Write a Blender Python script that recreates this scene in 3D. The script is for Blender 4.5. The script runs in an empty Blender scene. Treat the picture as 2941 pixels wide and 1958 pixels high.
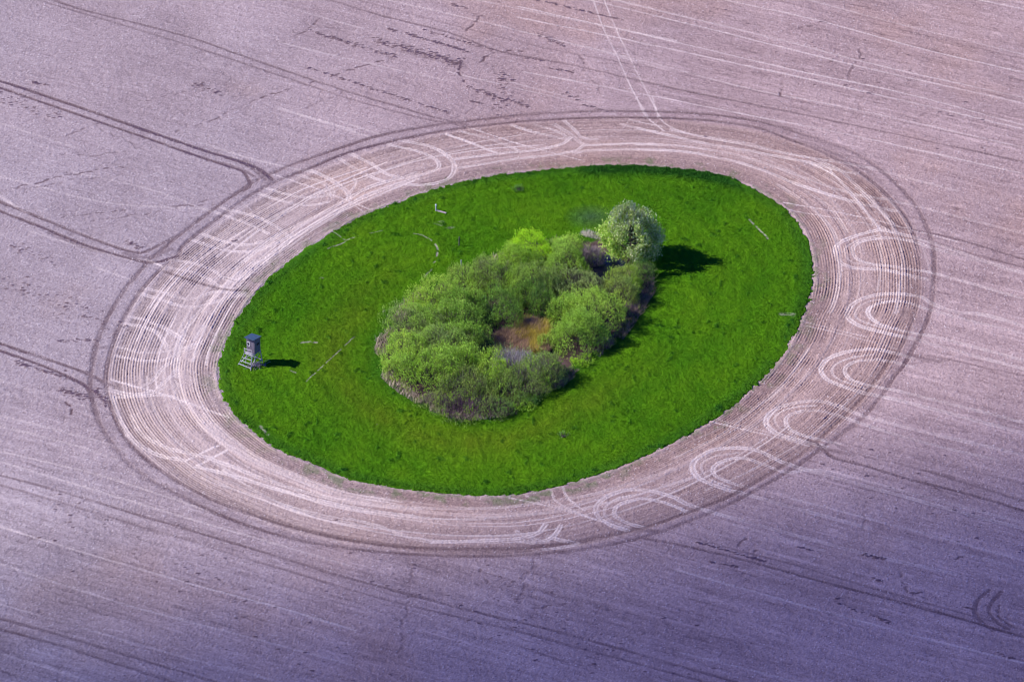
import bpy, math, random
import numpy as np
from mathutils import Vector, Matrix
R = math.radians
sc = bpy.context.scene
COL = sc.collection
rng = np.random.default_rng(7)

# ------------------------------------------------------------------ camera model
FPX = 2941*200/36.0
DIST = FPX/20.0
PITCH = R(30)
CAM = np.array([0, -DIST*math.cos(PITCH), DIST*math.sin(PITCH)])
REG = {'D':(0,0,1/1.2488),'R1':(400,400,3.136),'R2':(250,750,3.92),'R3':(1000,300,2.617),'R4':(200,1050,2.355),
 'R5':(1941,1300,2.355),'R6':(0,1300,2.355),'R7':(1941,0,2.355),'R8':(1850,300,2.613),'Z1':(1050,540,2.24),
 'Z2':(640,920,7.84),'Z3':(1150,540,5.227),'Z4':(1080,880,3.925),'Z5':(1600,540,4.356),'Z6':(0,100,2.355),
 'Y1':(0,760,2.355),'Y2':(1000,1300,2.355),'Y3':(1941,1000,2.355),'Y4':(1941,400,2.355),'Y5':(800,0,2.064)}
def G(reg, x, y):
    """survey point (photo coordinate) -> ground position in metres"""
    ox, oy, s = REG[reg]
    px, py = ox + x/s, oy + y/s
    dx, dy = (px-1470.5)/FPX, -(py-979)/FPX
    v = np.array([dx, math.cos(PITCH)+dy*math.sin(PITCH), -math.sin(PITCH)+dy*math.cos(PITCH)])
    t = -CAM[2]/v[2]
    return (CAM + v*t)[:2]
def GL(reg, pts): return np.array([G(reg, *p) for p in pts])

# ------------------------------------------------------------------ helpers
def tag(o, label=None, cat=None, group=None, kind=None):
    if label: o['label'] = label
    if cat: o['category'] = cat
    if group: o['group'] = group
    if kind: o['kind'] = kind
    return o
def mesh_np(name, V, F, mat, parent=None, attrs=None, smooth=False):
    """V (n,3), F (m,k) -> one mesh object"""
    V = np.asarray(V, np.float32); F = np.asarray(F, np.int32)
    me = bpy.data.meshes.new(name)
    me.vertices.add(len(V)); me.vertices.foreach_set('co', V.ravel())
    k = F.shape[1]
    me.loops.add(F.size); me.loops.foreach_set('vertex_index', F.ravel())
    me.polygons.add(len(F)); me.polygons.foreach_set('loop_start', np.arange(0, F.size, k, dtype=np.int32))
    me.update(calc_edges=True)
    if smooth: me.polygons.foreach_set('use_smooth', np.ones(len(F), bool))
    for an, av in (attrs or {}).items():
        av = np.asarray(av, np.float32)
        if av.ndim == 1:
            a = me.attributes.new(an, 'FLOAT', 'POINT'); a.data.foreach_set('value', av)
        else:
            a = me.attributes.new(an, 'FLOAT_COLOR', 'POINT')
            a.data.foreach_set('color', np.concatenate([av, np.ones((len(av),1), np.float32)], 1).ravel())
    me.materials.append(mat)
    o = bpy.data.objects.new(name, me); COL.objects.link(o)
    if parent: o.parent = parent
    return o
def empty(name, loc, rz=0):
    o = bpy.data.objects.new(name, None); o.location = loc; o.rotation_euler = (0,0,rz); COL.objects.link(o)
    o.empty_display_size = .3
    return o
class MB:
    """collects boxes and tubes into one mesh"""
    def __init__(s): s.v=[]; s.f=[]
    def add(s, vs, fs):
        n=len(s.v); s.v += [tuple(p) for p in vs]; s.f += [tuple(i+n for i in q) for q in fs]
    def box(s, x0,y0,z0,x1,y1,z1, M=None):
        vs=[Vector((x,y,z)) for z in (z0,z1) for y in (y0,y1) for x in (x0,x1)]
        if M: vs=[M@p for p in vs]
        s.add(vs, [(0,2,3,1),(4,5,7,6),(0,1,5,4),(2,6,7,3),(0,4,6,2),(1,3,7,5)])
    def beam(s, a, b, w, h=None):
        a=Vector(a); b=Vector(b); h=h or w; d=(b-a).normalized()
        up=Vector((0,0,1)) if abs(d.z)<.9 else Vector((0,1,0))
        u=d.cross(up).normalized(); v=u.cross(d)
        vs=[p+u*su*w/2+v*sv*h/2 for p in (a,b) for su,sv in ((-1,-1),(1,-1),(1,1),(-1,1))]
        s.add(vs, [(0,3,2,1),(4,5,6,7),(0,1,5,4),(1,2,6,5),(2,3,7,6),(3,0,4,7)])
    def tube(s, pts, rs, n=6):
        pts=[Vector(p) for p in pts]; rings=[]
        base=len(s.v)
        for i,p in enumerate(pts):
            d=(pts[min(i+1,len(pts)-1)]-pts[max(i-1,0)]).normalized()
            up=Vector((0,0,1)) if abs(d.z)<.9 else Vector((1,0,0))
            u=d.cross(up).normalized(); v=u.cross(d)
            for k in range(n):
                a=2*math.pi*k/n; s.v.append(tuple(p+(u*math.cos(a)+v*math.sin(a))*rs[i]))
        for i in range(len(pts)-1):
            for k in range(n):
                a=base+i*n+k; b=base+i*n+(k+1)%n
                s.f.append((a,b,b+n,a+n))
        s.f.append(tuple(base+k for k in reversed(range(n)))); e=base+(len(pts)-1)*n
        s.f.append(tuple(e+k for k in range(n)))
    def build(s, name, mat, parent=None):
        me=bpy.data.meshes.new(name); me.from_pydata(s.v,[],s.f); me.update(); me.materials.append(mat)
        o=bpy.data.objects.new(name,me); COL.objects.link(o)
        if parent: o.parent=parent
        return o
_tab = rng.random((256,256)).astype(np.float32)
def vn(x, y, seed=0):
    """value noise in 0..1 at unit wavelength"""
    x = x + seed*37.17; y = y + seed*91.73
    xi = np.floor(x); yi = np.floor(y); fx = (x-xi).astype(np.float32); fy = (y-yi).astype(np.float32)
    xi = xi.astype(np.int64) & 255; yi = yi.astype(np.int64) & 255; x1=(xi+1)&255; y1=(yi+1)&255
    fx = fx*fx*(3-2*fx); fy = fy*fy*(3-2*fy)
    a=_tab[yi,xi]; b=_tab[yi,x1]; c=_tab[y1,xi]; d=_tab[y1,x1]
    return (a*(1-fx)+b*fx)*(1-fy)+(c*(1-fx)+d*fx)*fy
def fbm(x, y, seed=0, o=4):
    t=0; a=.5; s=0
    for i in range(o):
        t = t + a*vn(x*2**i, y*2**i, seed+i*3); s+=a; a*=.55
    return t/s
def ss(a, b, x): 
    t=np.clip((x-a)/(b-a),0,1); return t*t*(3-2*t)
def catmull(P, step=.5, closed=False):
    P=np.asarray(P,float); n=len(P); out=[]
    if not closed and n==2:
        m=max(2,int(np.linalg.norm(P[1]-P[0])/step)); return P[0]+(P[1]-P[0])*np.linspace(0,1,m+1)[:,None]
    rg = range(n) if closed else range(n-1)
    for i in rg:
        if closed: p0,p1,p2,p3=P[i-1],P[i],P[(i+1)%n],P[(i+2)%n]
        else:
            p1,p2=P[i],P[i+1]; p0=P[i-1] if i else 2*p1-p2; p3=P[i+2] if i+2<n else 2*p2-p1
        m=max(1,int(np.linalg.norm(p2-p1)/step)); t=np.arange(m)[:,None]/m
        out.append(.5*((2*p1)+(-p0+p2)*t+(2*p0-5*p1+4*p2-p3)*t**2+(-p0+3*p1-3*p2+p3)*t**3))
    if not closed: out.append(P[-1:])
    return np.concatenate(out)
def sdist(PX, PY, poly):
    """signed distance to a closed polygon (negative inside)"""
    d2=np.full(PX.shape,1e9); ins=np.zeros(PX.shape,bool); n=len(poly)
    for i in range(n):
        a=poly[i]; b=poly[(i+1)%n]; e=b-a; L=e@e+1e-12
        t=np.clip(((PX-a[0])*e[0]+(PY-a[1])*e[1])/L,0,1)
        d2=np.minimum(d2,(PX-a[0]-t*e[0])**2+(PY-a[1]-t*e[1])**2)
        c=((a[1]>PY)!=(b[1]>PY)); 
        if c.any(): ins ^= c & (PX < (b[0]-a[0])*(PY-a[1])/((b[1]-a[1])+1e-12)+a[0])
    d=np.sqrt(d2); return np.where(ins,-d,d)

# ------------------------------------------------------------------ materials
def newmat(name):
    m=bpy.data.materials.new(name); m.use_nodes=True; nt=m.node_tree; nt.nodes.clear()
    return m, nt, nt.nodes, nt.links
def N(nt, t, **kw):
    n=nt.nodes.new(t)
    for k,v in kw.items(): setattr(n,k,v)
    return n
def attr_mat(name, an='col', rough=.9, noise=None, transl=0, spec=.15, gain=1.0):
    m,nt,ns,ln=newmat(name)
    a=N(nt,'ShaderNodeAttribute'); a.attribute_name=an
    col=a.outputs['Color']
    if noise:
        tc=N(nt,'ShaderNodeTexCoord'); nz=N(nt,'ShaderNodeTexNoise'); nz.inputs['Scale'].default_value=noise[0]; nz.inputs['Detail'].default_value=6
        ln.new(tc.outputs['Object'],nz.inputs['Vector'])
        mr=N(nt,'ShaderNodeMapRange'); mr.inputs[1].default_value=.25; mr.inputs[2].default_value=.75
        mr.inputs[3].default_value=1-noise[1]; mr.inputs[4].default_value=1+noise[1]
        ln.new(nz.outputs[0],mr.inputs[0])
        vm=N(nt,'ShaderNodeVectorMath',operation='SCALE'); ln.new(col,vm.inputs[0]); ln.new(mr.outputs[0],vm.inputs['Scale'])
        col=vm.outputs[0]
    p=N(nt,'ShaderNodeBsdfPrincipled'); p.inputs['Roughness'].default_value=rough
    p.inputs['Specular IOR Level'].default_value=spec
    ln.new(col,p.inputs['Base Color']); out=N(nt,'ShaderNodeOutputMaterial'); sh=p.outputs[0]
    if transl:
        t=N(nt,'ShaderNodeBsdfTranslucent'); ln.new(col,t.inputs['Color'])
        mx=N(nt,'ShaderNodeMixShader'); mx.inputs[0].default_value=transl
        ln.new(sh,mx.inputs[1]); ln.new(t.outputs[0],mx.inputs[2]); sh=mx.outputs[0]
    ln.new(sh,out.inputs[0]); return m
def plain(name, c1, c2=None, scale=8, rough=.85, stretch=(1,1,1), spec=.3, bump=0):
    m,nt,ns,ln=newmat(name)
    tc=N(nt,'ShaderNodeTexCoord'); mp=N(nt,'ShaderNodeMapping'); mp.inputs['Scale'].default_value=stretch
    nz=N(nt,'ShaderNodeTexNoise'); nz.inputs['Scale'].default_value=scale; nz.inputs['Detail'].default_value=8
    cr=N(nt,'ShaderNodeValToRGB'); cr.color_ramp.elements[0].position=.32; cr.color_ramp.elements[1].position=.7
    cr.color_ramp.elements[0].color=(*c1,1); cr.color_ramp.elements[1].color=(*(c2 or c1),1)
    p=N(nt,'ShaderNodeBsdfPrincipled'); p.inputs['Roughness'].default_value=rough; p.inputs['Specular IOR Level'].default_value=spec
    ln.new(tc.outputs['Object'],mp.inputs[0]); ln.new(mp.outputs[0],nz.inputs['Vector']); ln.new(nz.outputs[0],cr.inputs[0]); ln.new(cr.outputs[0],p.inputs['Base Color'])
    if bump:
        b=N(nt,'ShaderNodeBump'); b.inputs['Strength'].default_value=bump; b.inputs['Distance'].default_value=.02
        ln.new(nz.outputs[0],b.inputs['Height']); ln.new(b.outputs[0],p.inputs['Normal'])
    out=N(nt,'ShaderNodeOutputMaterial'); ln.new(p.outputs[0],out.inputs[0]); return m

M_soil = attr_mat('soil', noise=(6,.15), rough=.95, spec=.1)
M_turf = attr_mat('turf', noise=(3,.2), rough=.9, spec=.08)
M_blade = attr_mat('grass_blades', rough=.8, transl=.25, spec=.12)
M_leaf = attr_mat('leaves', rough=.55, transl=.36, spec=.3)
M_straw = attr_mat('straw', rough=.8, transl=.15, spec=.15)
M_twig = attr_mat('twigs', rough=.9)

# ------------------------------------------------------------------ survey lines
ISL = [('Z1',(0,165)),('Z1',(400,20)),('D',(1060,418)),('D',(1140,402)),('D',(1220,393)),('D',(1310,385)),('D',(1400,380)),('D',(1480,380)),('D',(1554,387)),('D',(1605,393)),('D',(1656,402)),
 ('D',(1697,416)),('D',(1734,432)),('D',(1799,473)),('D',(1832,506)),('D',(1860,552)),('D',(1871,600)),('D',(1874,647)),('D',(1866,690)),('D',(1850,721)),('D',(1824,782)),('D',(1786,838)),('D',(1740,886)),
 ('D',(1683,937)),('D',(1620,980)),('D',(1554,1017)),('D',(1500,1044)),('D',(1447,1068)),('D',(1365,1097)),('D',(1277,1121)),('D',(1210,1134)),('D',(1141,1141)),('D',(1050,1139)),('D',(971,1131)),('D',(885,1119)),
 ('D',(801,1102)),('D',(720,1070)),('D',(636,1034)),('D',(588,1000)),('D',(544,962)),('D',(515,920)),('D',(500,875)),('D',(503,826)),('D',(520,780)),('D',(548,725)),('D',(580,680)),('D',(620,638)),('D',(680,590)),('D',(740,548)),('D',(801,512))]
ISL = catmull([G(r,*p) for r,p in ISL], .8, True)
LIT = [(90,1100),(110,960),(180,880),(240,790),(300,720),(420,640),(560,590),(700,520),(880,440),(1000,400),(1150,370),(1300,350),(1420,340),(1530,330),(1640,400),(1760,500),(1820,600),(1815,690),(1755,785),(1685,890),(1600,1000),(1455,1095),(1330,1180),(1250,1260),(1080,1330),(950,1410),(860,1455),(700,1480),(560,1470),(430,1420),(300,1350),(200,1280),(120,1200)]
LIT = catmull(GL('Z1',LIT), .8, True)

outer = [(326,619),(345,595),(370,576),(401,549),(476,492),(544,444),(585,417),(641,392),(680,376),(776,343),(873,312),(990,289),(1060,280),(1126,272),(1223,262),(1378,256),(1554,258),(1650,265),(1750,281),(1870,317),(1962,351),(2030,395),(2098,463),(2132,524),(2146,572),(2148,626),(2143,694),(2129,745),(2098,806),(2075,845),(2057,865),(2030,906),(1979,964),(1915,1012),(1860,1052),(1809,1086),(1724,1134),(1656,1168),(1554,1209),(1525,1220),(1447,1242),(1345,1262),(1209,1274),(1107,1278),(971,1274),(869,1267),(801,1259),(700,1243),(600,1217),(500,1180),(411,1137),(357,1108),(306,1074),(265,1030),(231,976),(214,925),(207,881),(211,847),(218,806),(235,755),(258,711),(289,663)]
inner = [(367,622),(408,590),(425,560),(510,495),(578,447),(641,415),(720,384),(796,353),(912,322),(1029,299),(1106,289),(1223,277),(1378,271),(1554,272),(1650,279),(1740,293),(1836,328),(1894,351),(1962,385),(2023,432),(2075,490),(2102,541),(2112,592),(2112,643),(2108,694),(2095,745),(2070,800),(2044,831),(2010,882),(1962,937),(1911,984),(1860,1032),(1792,1076),(1690,1134),(1622,1164),(1554,1188),(1497,1208),(1379,1236),(1311,1247),(1175,1259),(1005,1259),(902,1253),(801,1240),(720,1222),(620,1195),(520,1160),(466,1137),(391,1095),(323,1044),(282,996),(258,942),(245,891),(246,847),(257,802),(272,755),(296,711),(326,666)]
# kind, region, points, width m, strength
S = []
def dk(reg, pts, w=.5, s=.8, closed=False): S.append(('d',reg,pts,w,s,closed))
def pl(reg, pts, w=.5, s=.8): S.append(('p',reg,pts,w,s,False))
S.append(('b','D',outer,1.8,.22,True)); S.append(('b','D',inner,1.6,.20,True))
dk('D',outer,.54,.8,True); dk('D',inner,.54,.85,True)
S.append(('b','D',[(1750,285),(1900,345),(2030,450),(2090,560),(2110,680),(2080,800),(1990,930)],5,.3,False)); S.append(('b','R1',[(950,200),(1150,330),(1180,400)],1.6,.5,False)); S.append(('b','Z6',[(850,1480),(1000,1510),(1150,1450)],1.5,.5,False)); S.append(('b','Y3',[(900,640),(1050,690),(1200,720)],1.3,.5,False)); S.append(('b','Y3',[(1440,60),(1600,50),(1700,90)],1.3,.4,False)); S.append(('b','Y2',[(1850,530),(2000,530),(2120,540)],1.1,.5,False)); S.append(('b','R3',[(760,130),(880,150),(860,175)],1.2,.6,False)); S.append(('b','Y1',[(640,560),(720,560)],1.2,.5,False)); S.append(('b','Y5',[(740,300),(950,350),(1090,390)],2.2,.35,False))
dk('D',[(-40,178),(0,187),(68,208),(204,254),(340,301),(442,337),(544,369),(595,389),(626,413)],.55,1); dk('D',[(-40,190),(0,202),(68,225),(204,272),(340,318),(442,355),(527,383),(560,396),(575,425),(560,438)],.48,1)
dk('Z6',[(1300,760),(1560,840),(1700,900),(1800,985)],.5,.7); dk('Z6',[(1480,860),(1640,910),(1720,960)],.4,.7)
dk('D',[(-40,445),(0,464),(68,491),(170,532),(272,570),(323,581),(357,568),(400,545)],.5,.75); dk('D',[(-40,470),(0,485),(102,525),(204,566),(306,597),(357,603),(410,588)],.5,.9)
dk('D',[(110,535),(204,572),(300,592),(345,590),(380,572)],.4,.5)
dk('D',[(-40,780),(0,789),(68,813),(136,835),(204,860),(255,885)],.5,.8); dk('D',[(-40,795),(0,806),(102,843),(170,872),(200,890),(214,925)],.5,.9)
dk('D',[(100,-10),(190,22),(418,80),(544,124),(641,157),(796,210),(912,244),(990,267),(1048,279),(1110,274)],.42,.6); dk('D',[(80,-2),(367,83),(544,140),(641,173),(796,225),(951,267),(1060,288)],.42,.45)
dk('D',[(730,-8),(761,0),(873,35),(1029,75),(1145,116),(1300,147),(1554,204),(1800,254),(2100,318),(2400,382)],.42,.55); dk('D',[(780,-10),(823,0),(951,35),(1106,74),(1300,120),(1554,167),(1850,235),(2400,350)],.42,.3)
dk('D',[(2047,521),(2166,541),(2268,569),(2400,610)],.42,.6); dk('D',[(2100,545),(2132,552),(2234,582),(2400,627)],.42,.6)
dk('D',[(2030,850),(2064,821),(2132,818),(2234,838),(2400,873)],.42,.4); dk('D',[(2050,860),(2098,838),(2200,830),(2300,860),(2400,890)],.42,.3); dk('Y3',[(1440,90),(1540,50),(1640,60),(1800,95)],.5,.5)
dk('D',[(1860,1012),(1881,1022),(1918,1052),(1996,1073),(2098,1103),(2234,1137),(2400,1188)],.5,.8); dk('D',[(1890,1005),(1915,1018),(1979,1046),(2098,1073),(2234,1114),(2400,1165)],.42,.4)
dk('D',[(1420,1225),(1464,1214),(1515,1221),(1554,1226),(1690,1263),(1826,1297),(1928,1328),(2100,1378),(2400,1460)],.38,.45); dk('D',[(1470,1235),(1554,1250),(1724,1290),(1860,1328),(2100,1392),(2400,1476)],.42,.7)
dk('D',[(-40,1083),(0,1093),(136,1129),(400,1207),(600,1267),(801,1328),(937,1364),(1107,1410),(1311,1459),(1602,1541),(1720,1575)],.42,.6); dk('D',[(-40,1105),(0,1115),(250,1187),(500,1262),(801,1354),(971,1398),(1209,1456),(1602,1561),(1660,1578)],.42,.45)
dk('R6',[(-80,1100),(0,1120),(300,1200),(700,1320),(1100,1440),(1500,1560)],.42,.55); dk('R6',[(-80,1170),(0,1185),(400,1300),(800,1430),(1200,1555)],.42,.5)
dk('R5',[(2120,925),(2040,1000),(2022,1080),(2080,1150),(2150,1200)],.5,.8); dk('R5',[(2200,940),(2130,1020),(2120,1080),(2180,1150),(2250,1190)],.45,.6); dk('R5',[(2190,1030),(2180,1100),(2240,1150),(2300,1180)],.3,.6)
dk('R8',[(1320,330),(1500,400),(1700,510)],.6,.5); dk('R8',[(1760,490),(1840,545)],.5,.6); dk('R8',[(1720,640),(1790,790)],.5,.6); dk('R8',[(1850,860),(1950,920)],.5,.6); dk('R8',[(1640,720),(1720,800)],.4,.6); dk('R8',[(1780,890),(1860,950)],.4,.5)
dk('R2',[(870,115),(1150,210),(1430,290),(1560,320),(1800,330)],.45,.55); dk('R2',[(1560,190),(1700,230),(1820,200),(1900,140)],.3,.5); dk('R2',[(0,1240),(150,1340),(230,1400)],.5,.6)
# u-turn tracks on the right
pl('D',[(2400,640),(2300,612),(2149,560),(2047,533),(2013,531),(1962,545),(1928,562),(1922,579),(1932,603),(1962,616),(2030,621),(2081,631),(2132,643)],.62,.95)
pl('D',[(2250,600),(2149,572),(2098,555),(2047,548),(1996,552),(1965,565),(1962,582),(1976,599),(2013,608),(2098,620),(2166,633),(2400,700)],.5,.95)
pl('D',[(2400,765),(2268,725),(2200,718),(2149,701),(2116,682),(2064,676),(2013,679),(1969,694),(1950,715),(1952,732),(1979,750),(2047,769),(2098,779),(2200,808),(2400,860)],.62,.95)
pl('D',[(2400,780),(2200,729),(2132,711),(2081,694),(2030,696),(2000,708),(2000,728),(2030,749),(2098,766),(2166,779),(2400,841)],.5,.95)
pl('D',[(2100,825),(2064,814),(2013,804),(1962,806),(1911,821),(1889,842),(1894,865),(1922,882),(1979,901),(2023,911),(2132,937),(2400,1008)],.62,.95)
pl('D',[(2100,845),(2047,831),(2013,828),(1969,831),(1945,845),(1945,860),(1962,876),(2013,889),(2081,903),(2400,981)],.5,.95)
pl('D',[(2400,1056),(2200,1010),(2040,972),(1979,954),(1928,933),(1877,921),(1826,927),(1786,940),(1762,964),(1769,984),(1799,1001),(1860,1018),(1900,1028)],.62,.9)
pl('D',[(2300,1060),(2100,1010),(1972,971),(1928,955),(1877,944),(1836,947),(1809,961),(1813,984),(1843,1000),(1894,1012),(1930,1022)],.5,.9)
pl('D',[(2400,1227),(2220,1180),(2064,1137),(1860,1082),(1792,1059),(1741,1035),(1690,1029),(1639,1035),(1602,1056),(1592,1076),(1609,1100),(1656,1120),(1707,1134),(1800,1160),(2000,1215)],.62,.9)
pl('D',[(2400,1214),(2100,1135),(1894,1083),(1813,1086),(1758,1069),(1717,1054),(1683,1054),(1650,1066),(1639,1083),(1656,1100),(1707,1117),(1745,1124)],.5,.9)
pl('D',[(2200,1320),(2000,1275),(1800,1222),(1602,1167),(1549,1143),(1497,1129),(1447,1126),(1399,1140),(1372,1163),(1375,1187),(1406,1208),(1440,1218)],.62,.9)
pl('D',[(1583,1177),(1532,1157),(1481,1146),(1440,1153),(1416,1167),(1416,1187),(1447,1204),(1481,1211)],.5,.9)
for rg_,P_,w_ in (('D',[(2020,541),(1975,552),(1945,570),(1945,585),(1960,603),(2020,614)],.3),('D',[(2064,688),(2013,690),(1980,702),(1966,720),(1980,738),(2040,758)],.3),('D',[(2013,815),(1950,825),(1915,845),(1925,870),(1990,893)],.3),('D',[(1877,932),(1820,938),(1784,956),(1789,980),(1830,1004)],.3),('D',[(1700,1040),(1640,1050),(1612,1070),(1630,1100),(1680,1120)],.3),('D',[(1470,1136),(1420,1146),(1390,1170),(1400,1195),(1450,1213)],.3)):
    pl(rg_,P_,w_,.65)
# headland bands and turns
pl('R8',[(60,-60),(110,90),(200,170),(300,212)],.26,.75); pl('R8',[(-60,-60),(0,70),(60,130),(150,200)],.26,.75)
pl('Y5',[(1850,-40),(1865,0),(1930,180),(2010,340),(2100,540),(2200,710)],.22,.75); pl('Y5',[(1915,-40),(1930,0),(1990,150),(2070,320),(2170,520),(2260,690)],.22,.75)
pl('R8',[(200,190),(450,245),(800,310),(1100,375),(1300,410),(1500,440),(1700,480),(2000,560),(2352,650)],.5,.75)
pl('R8',[(-60,175),(0,190),(200,235),(500,300),(800,350),(1100,410),(1300,450),(1430,490),(1600,520)],.55,.9)
pl('R8',[(1240,440),(1420,530),(1550,660),(1700,850),(1780,950)],.4,.9); pl('R8',[(1330,430),(1480,500),(1600,620),(1750,770),(1850,880),(1900,1000)],.5,.9); pl('R8',[(1260,410),(1370,470),(1480,590),(1640,790)],.25,.7)
pl('R8',[(1700,700),(1800,830),(1880,900)],.4,.7); pl('R8',[(1830,700),(1950,860),(2000,960)],.4,.6)
pl('R8',[(-60,300),(0,300),(300,315),(600,360),(900,440),(1150,530),(1400,620),(1600,680),(1800,710),(2000,755),(2352,840),(2900,980)],.5,.75)
pl('R8',[(-60,340),(0,340),(300,355),(600,410),(850,480),(1100,580),(1300,650),(1500,710),(1700,760),(1880,800)],.6,.9)
pl('R8',[(1040,735),(1400,800),(1700,860),(2000,940),(2352,1030)],.22,.9); pl('R8',[(1030,785),(1350,840),(1700,900),(1900,960)],.2,.6)
pl('R8',[(1200,640),(1400,780),(1520,960)],.5,.5); pl('R8',[(1000,600),(1250,770),(1400,930),(1450,1050),(1470,1200),(1450,1400),(1400,1560)],.5,.5)
pl('R8',[(1910,1000),(1935,1150),(1930,1300),(1890,1568)],.35,.6); pl('R8',[(1770,960),(1780,1200),(1750,1400)],.3,.4)
pl('Y4',[(860,1230),(1100,1290),(1300,1340)],.25,.6); pl('Y4',[(880,1260),(1100,1310),(1500,1420)],.25,.5)
pl('Y3',[(900,0),(700,280),(500,430),(300,590),(0,740)],.4,.5); pl('Y3',[(1450,180),(1200,330),(900,600),(500,830),(200,960)],.3,.4); pl('Y3',[(220,490),(600,580),(900,660)],.25,.8); pl('Y3',[(280,480),(600,560),(800,620)],.25,.6)
pl('R3',[(300,300),(500,345),(620,390),(680,440),(660,490),(520,540),(380,560)],.5,.8); pl('R3',[(400,270),(600,310),(740,380),(795,450),(780,530),(700,580),(560,605),(420,600)],.6,.85)
pl('R3',[(800,410),(1000,385),(1200,360),(1400,345),(1600,300),(1670,250)],.5,.7); pl('R3',[(820,480),(1000,450),(1250,410),(1500,385),(1700,350),(1780,300)],.5,.7)
pl('R3',[(1780,310),(2100,295),(2355,300)],.45,.7); pl('R3',[(1700,370),(1800,350),(2100,340),(2355,345)],.55,.8)
pl('R3',[(1550,150),(1660,220),(1760,300)],.6,.6); pl('R3',[(1620,120),(1700,190),(1760,250),(1870,265)],.5,.6); pl('R3',[(1400,150),(1560,200),(1650,250)],.5,.5); pl('R3',[(1220,150),(1400,210),(1650,265)],.5,.6)
pl('R3',[(730,220),(900,280),(1130,370)],.45,.7); pl('R3',[(850,200),(1100,270),(1290,350)],.5,.75); pl('R3',[(900,170),(1300,300),(1750,420)],.2,.9); pl('R3',[(-60,130),(0,150),(250,230)],.4,.5)
pl('R3',[(2050,150),(2355,220)],.5,.7); pl('R3',[(2110,115),(2355,165)],.4,.6)
pl('R1',[(2500,350),(2352,400),(2100,490),(1900,580),(1650,720),(1400,880),(1250,1000),(1050,1150),(950,1240),(860,1275),(780,1250)],.75,.8)
pl('R1',[(2500,300),(2352,350),(2050,440),(1700,640),(1450,760),(1200,900),(1000,1050),(800,1220)],.6,.7)
pl('R1',[(1420,320),(1600,370),(1720,440),(1740,520)],.6,.7); pl('R1',[(1500,270),(1620,310),(1750,380),(1870,470),(1890,540)],.6,.7); pl('R1',[(1930,350),(1950,400),(1890,490)],.4,.6)
pl('R1',[(1140,440),(1400,510),(1600,520),(1720,490)],.5,.75); pl('R1',[(1080,490),(1350,570),(1550,590),(1700,560)],.5,.75)
pl('R1',[(1810,180),(1950,270),(2090,340),(2200,380)],.55,.7); pl('R1',[(1900,130),(2100,230),(2220,310),(2352,350)],.55,.7)
pl('R1',[(700,600),(800,635),(1000,680),(1150,740),(1270,810),(1330,870)],.5,.8); pl('R1',[(560,625),(690,660),(900,730),(1050,790),(1160,850)],.5,.9)
pl('R1',[(560,850),(800,930),(950,950),(1150,910),(1280,840)],.55,.75); pl('R1',[(470,900),(700,980),(900,1010),(1080,1000),(1250,920),(1400,860)],.55,.8)
pl('R1',[(280,1080),(500,1120),(650,1170),(760,1250)],.5,.7); pl('R1',[(240,1150),(450,1190),(600,1240),(700,1310),(850,1340)],.5,.65); pl('R1',[(60,1080),(220,1150)],.4,.8)
pl('R1',[(1180,310),(1400,380),(1700,480),(2100,640)],.2,.7); pl('R1',[(1600,470),(1850,540),(2040,665)],.2,.5)
pl('R2',[(620,300),(850,350),(1000,400),(1200,420),(1400,350),(1500,340),(1800,360)],.55,.75); pl('R2',[(560,360),(800,420),(1000,490),(1200,510),(1400,470),(1650,390),(1850,390)],.55,.75)
pl('R2',[(480,620),(650,660),(850,740),(1000,830),(1100,900)],.55,.7); pl('R2',[(400,700),(600,730),(780,800),(850,880),(900,980)],.55,.7)
pl('R2',[(340,960),(500,1000),(650,1030),(900,1010),(1150,960),(1300,880)],.5,.65); pl('R2',[(320,1060),(480,1090),(640,1120),(850,1110),(1000,1060),(1280,930)],.5,.65)
pl('R2',[(1900,0),(1650,190),(1400,430),(1200,640),(1050,860),(1000,1100),(1010,1300)],.6,.6); pl('R2',[(2050,0),(1800,190),(1560,420),(1330,700),(1200,900)],.45,.5)
pl('R2',[(620,1400),(750,1330),(850,1200),(1000,1100)],.5,.6); pl('R2',[(780,1430),(950,1290),(1010,1150)],.5,.6)
pl('R4',[(280,90),(450,140),(600,180),(900,290),(1080,350)],.4,.7); pl('R4',[(270,160),(400,190),(550,180),(650,130)],.8,.6); pl('R4',[(300,210),(450,205),(650,200),(800,240)],.5,.6)
pl('R4',[(290,200),(330,350),(430,500),(600,600),(780,640)],.65,.75); pl('R4',[(420,330),(480,450),(650,550),(850,600),(960,620)],.6,.7)
pl('R4',[(780,645),(900,585),(1000,540)],.4,.75); pl('R4',[(850,682),(960,625),(1060,570)],.4,.75)
pl('R4',[(930,620),(1100,680),(1300,760),(1600,850),(1900,920),(2355,970)],.6,.7); pl('R4',[(860,680),(1100,740),(1400,830),(1700,910),(2000,970),(2355,1020)],.65,.85)
pl('R4',[(700,100),(750,220),(900,400),(1100,560),(1400,700),(1800,850),(2200,920)],.9,.4); pl('R4',[(900,330),(1050,480),(1300,650),(1600,770)],.8,.35)
pl('Y2',[(-60,300),(0,310),(300,355),(600,375),(1000,370),(1250,340),(1700,270),(2200,110)],.5,.45); pl('Y2',[(-60,355),(0,370),(300,415),(600,445),(900,440),(1250,410),(1550,380),(1900,300),(2355,160)],.45,.45)
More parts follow.
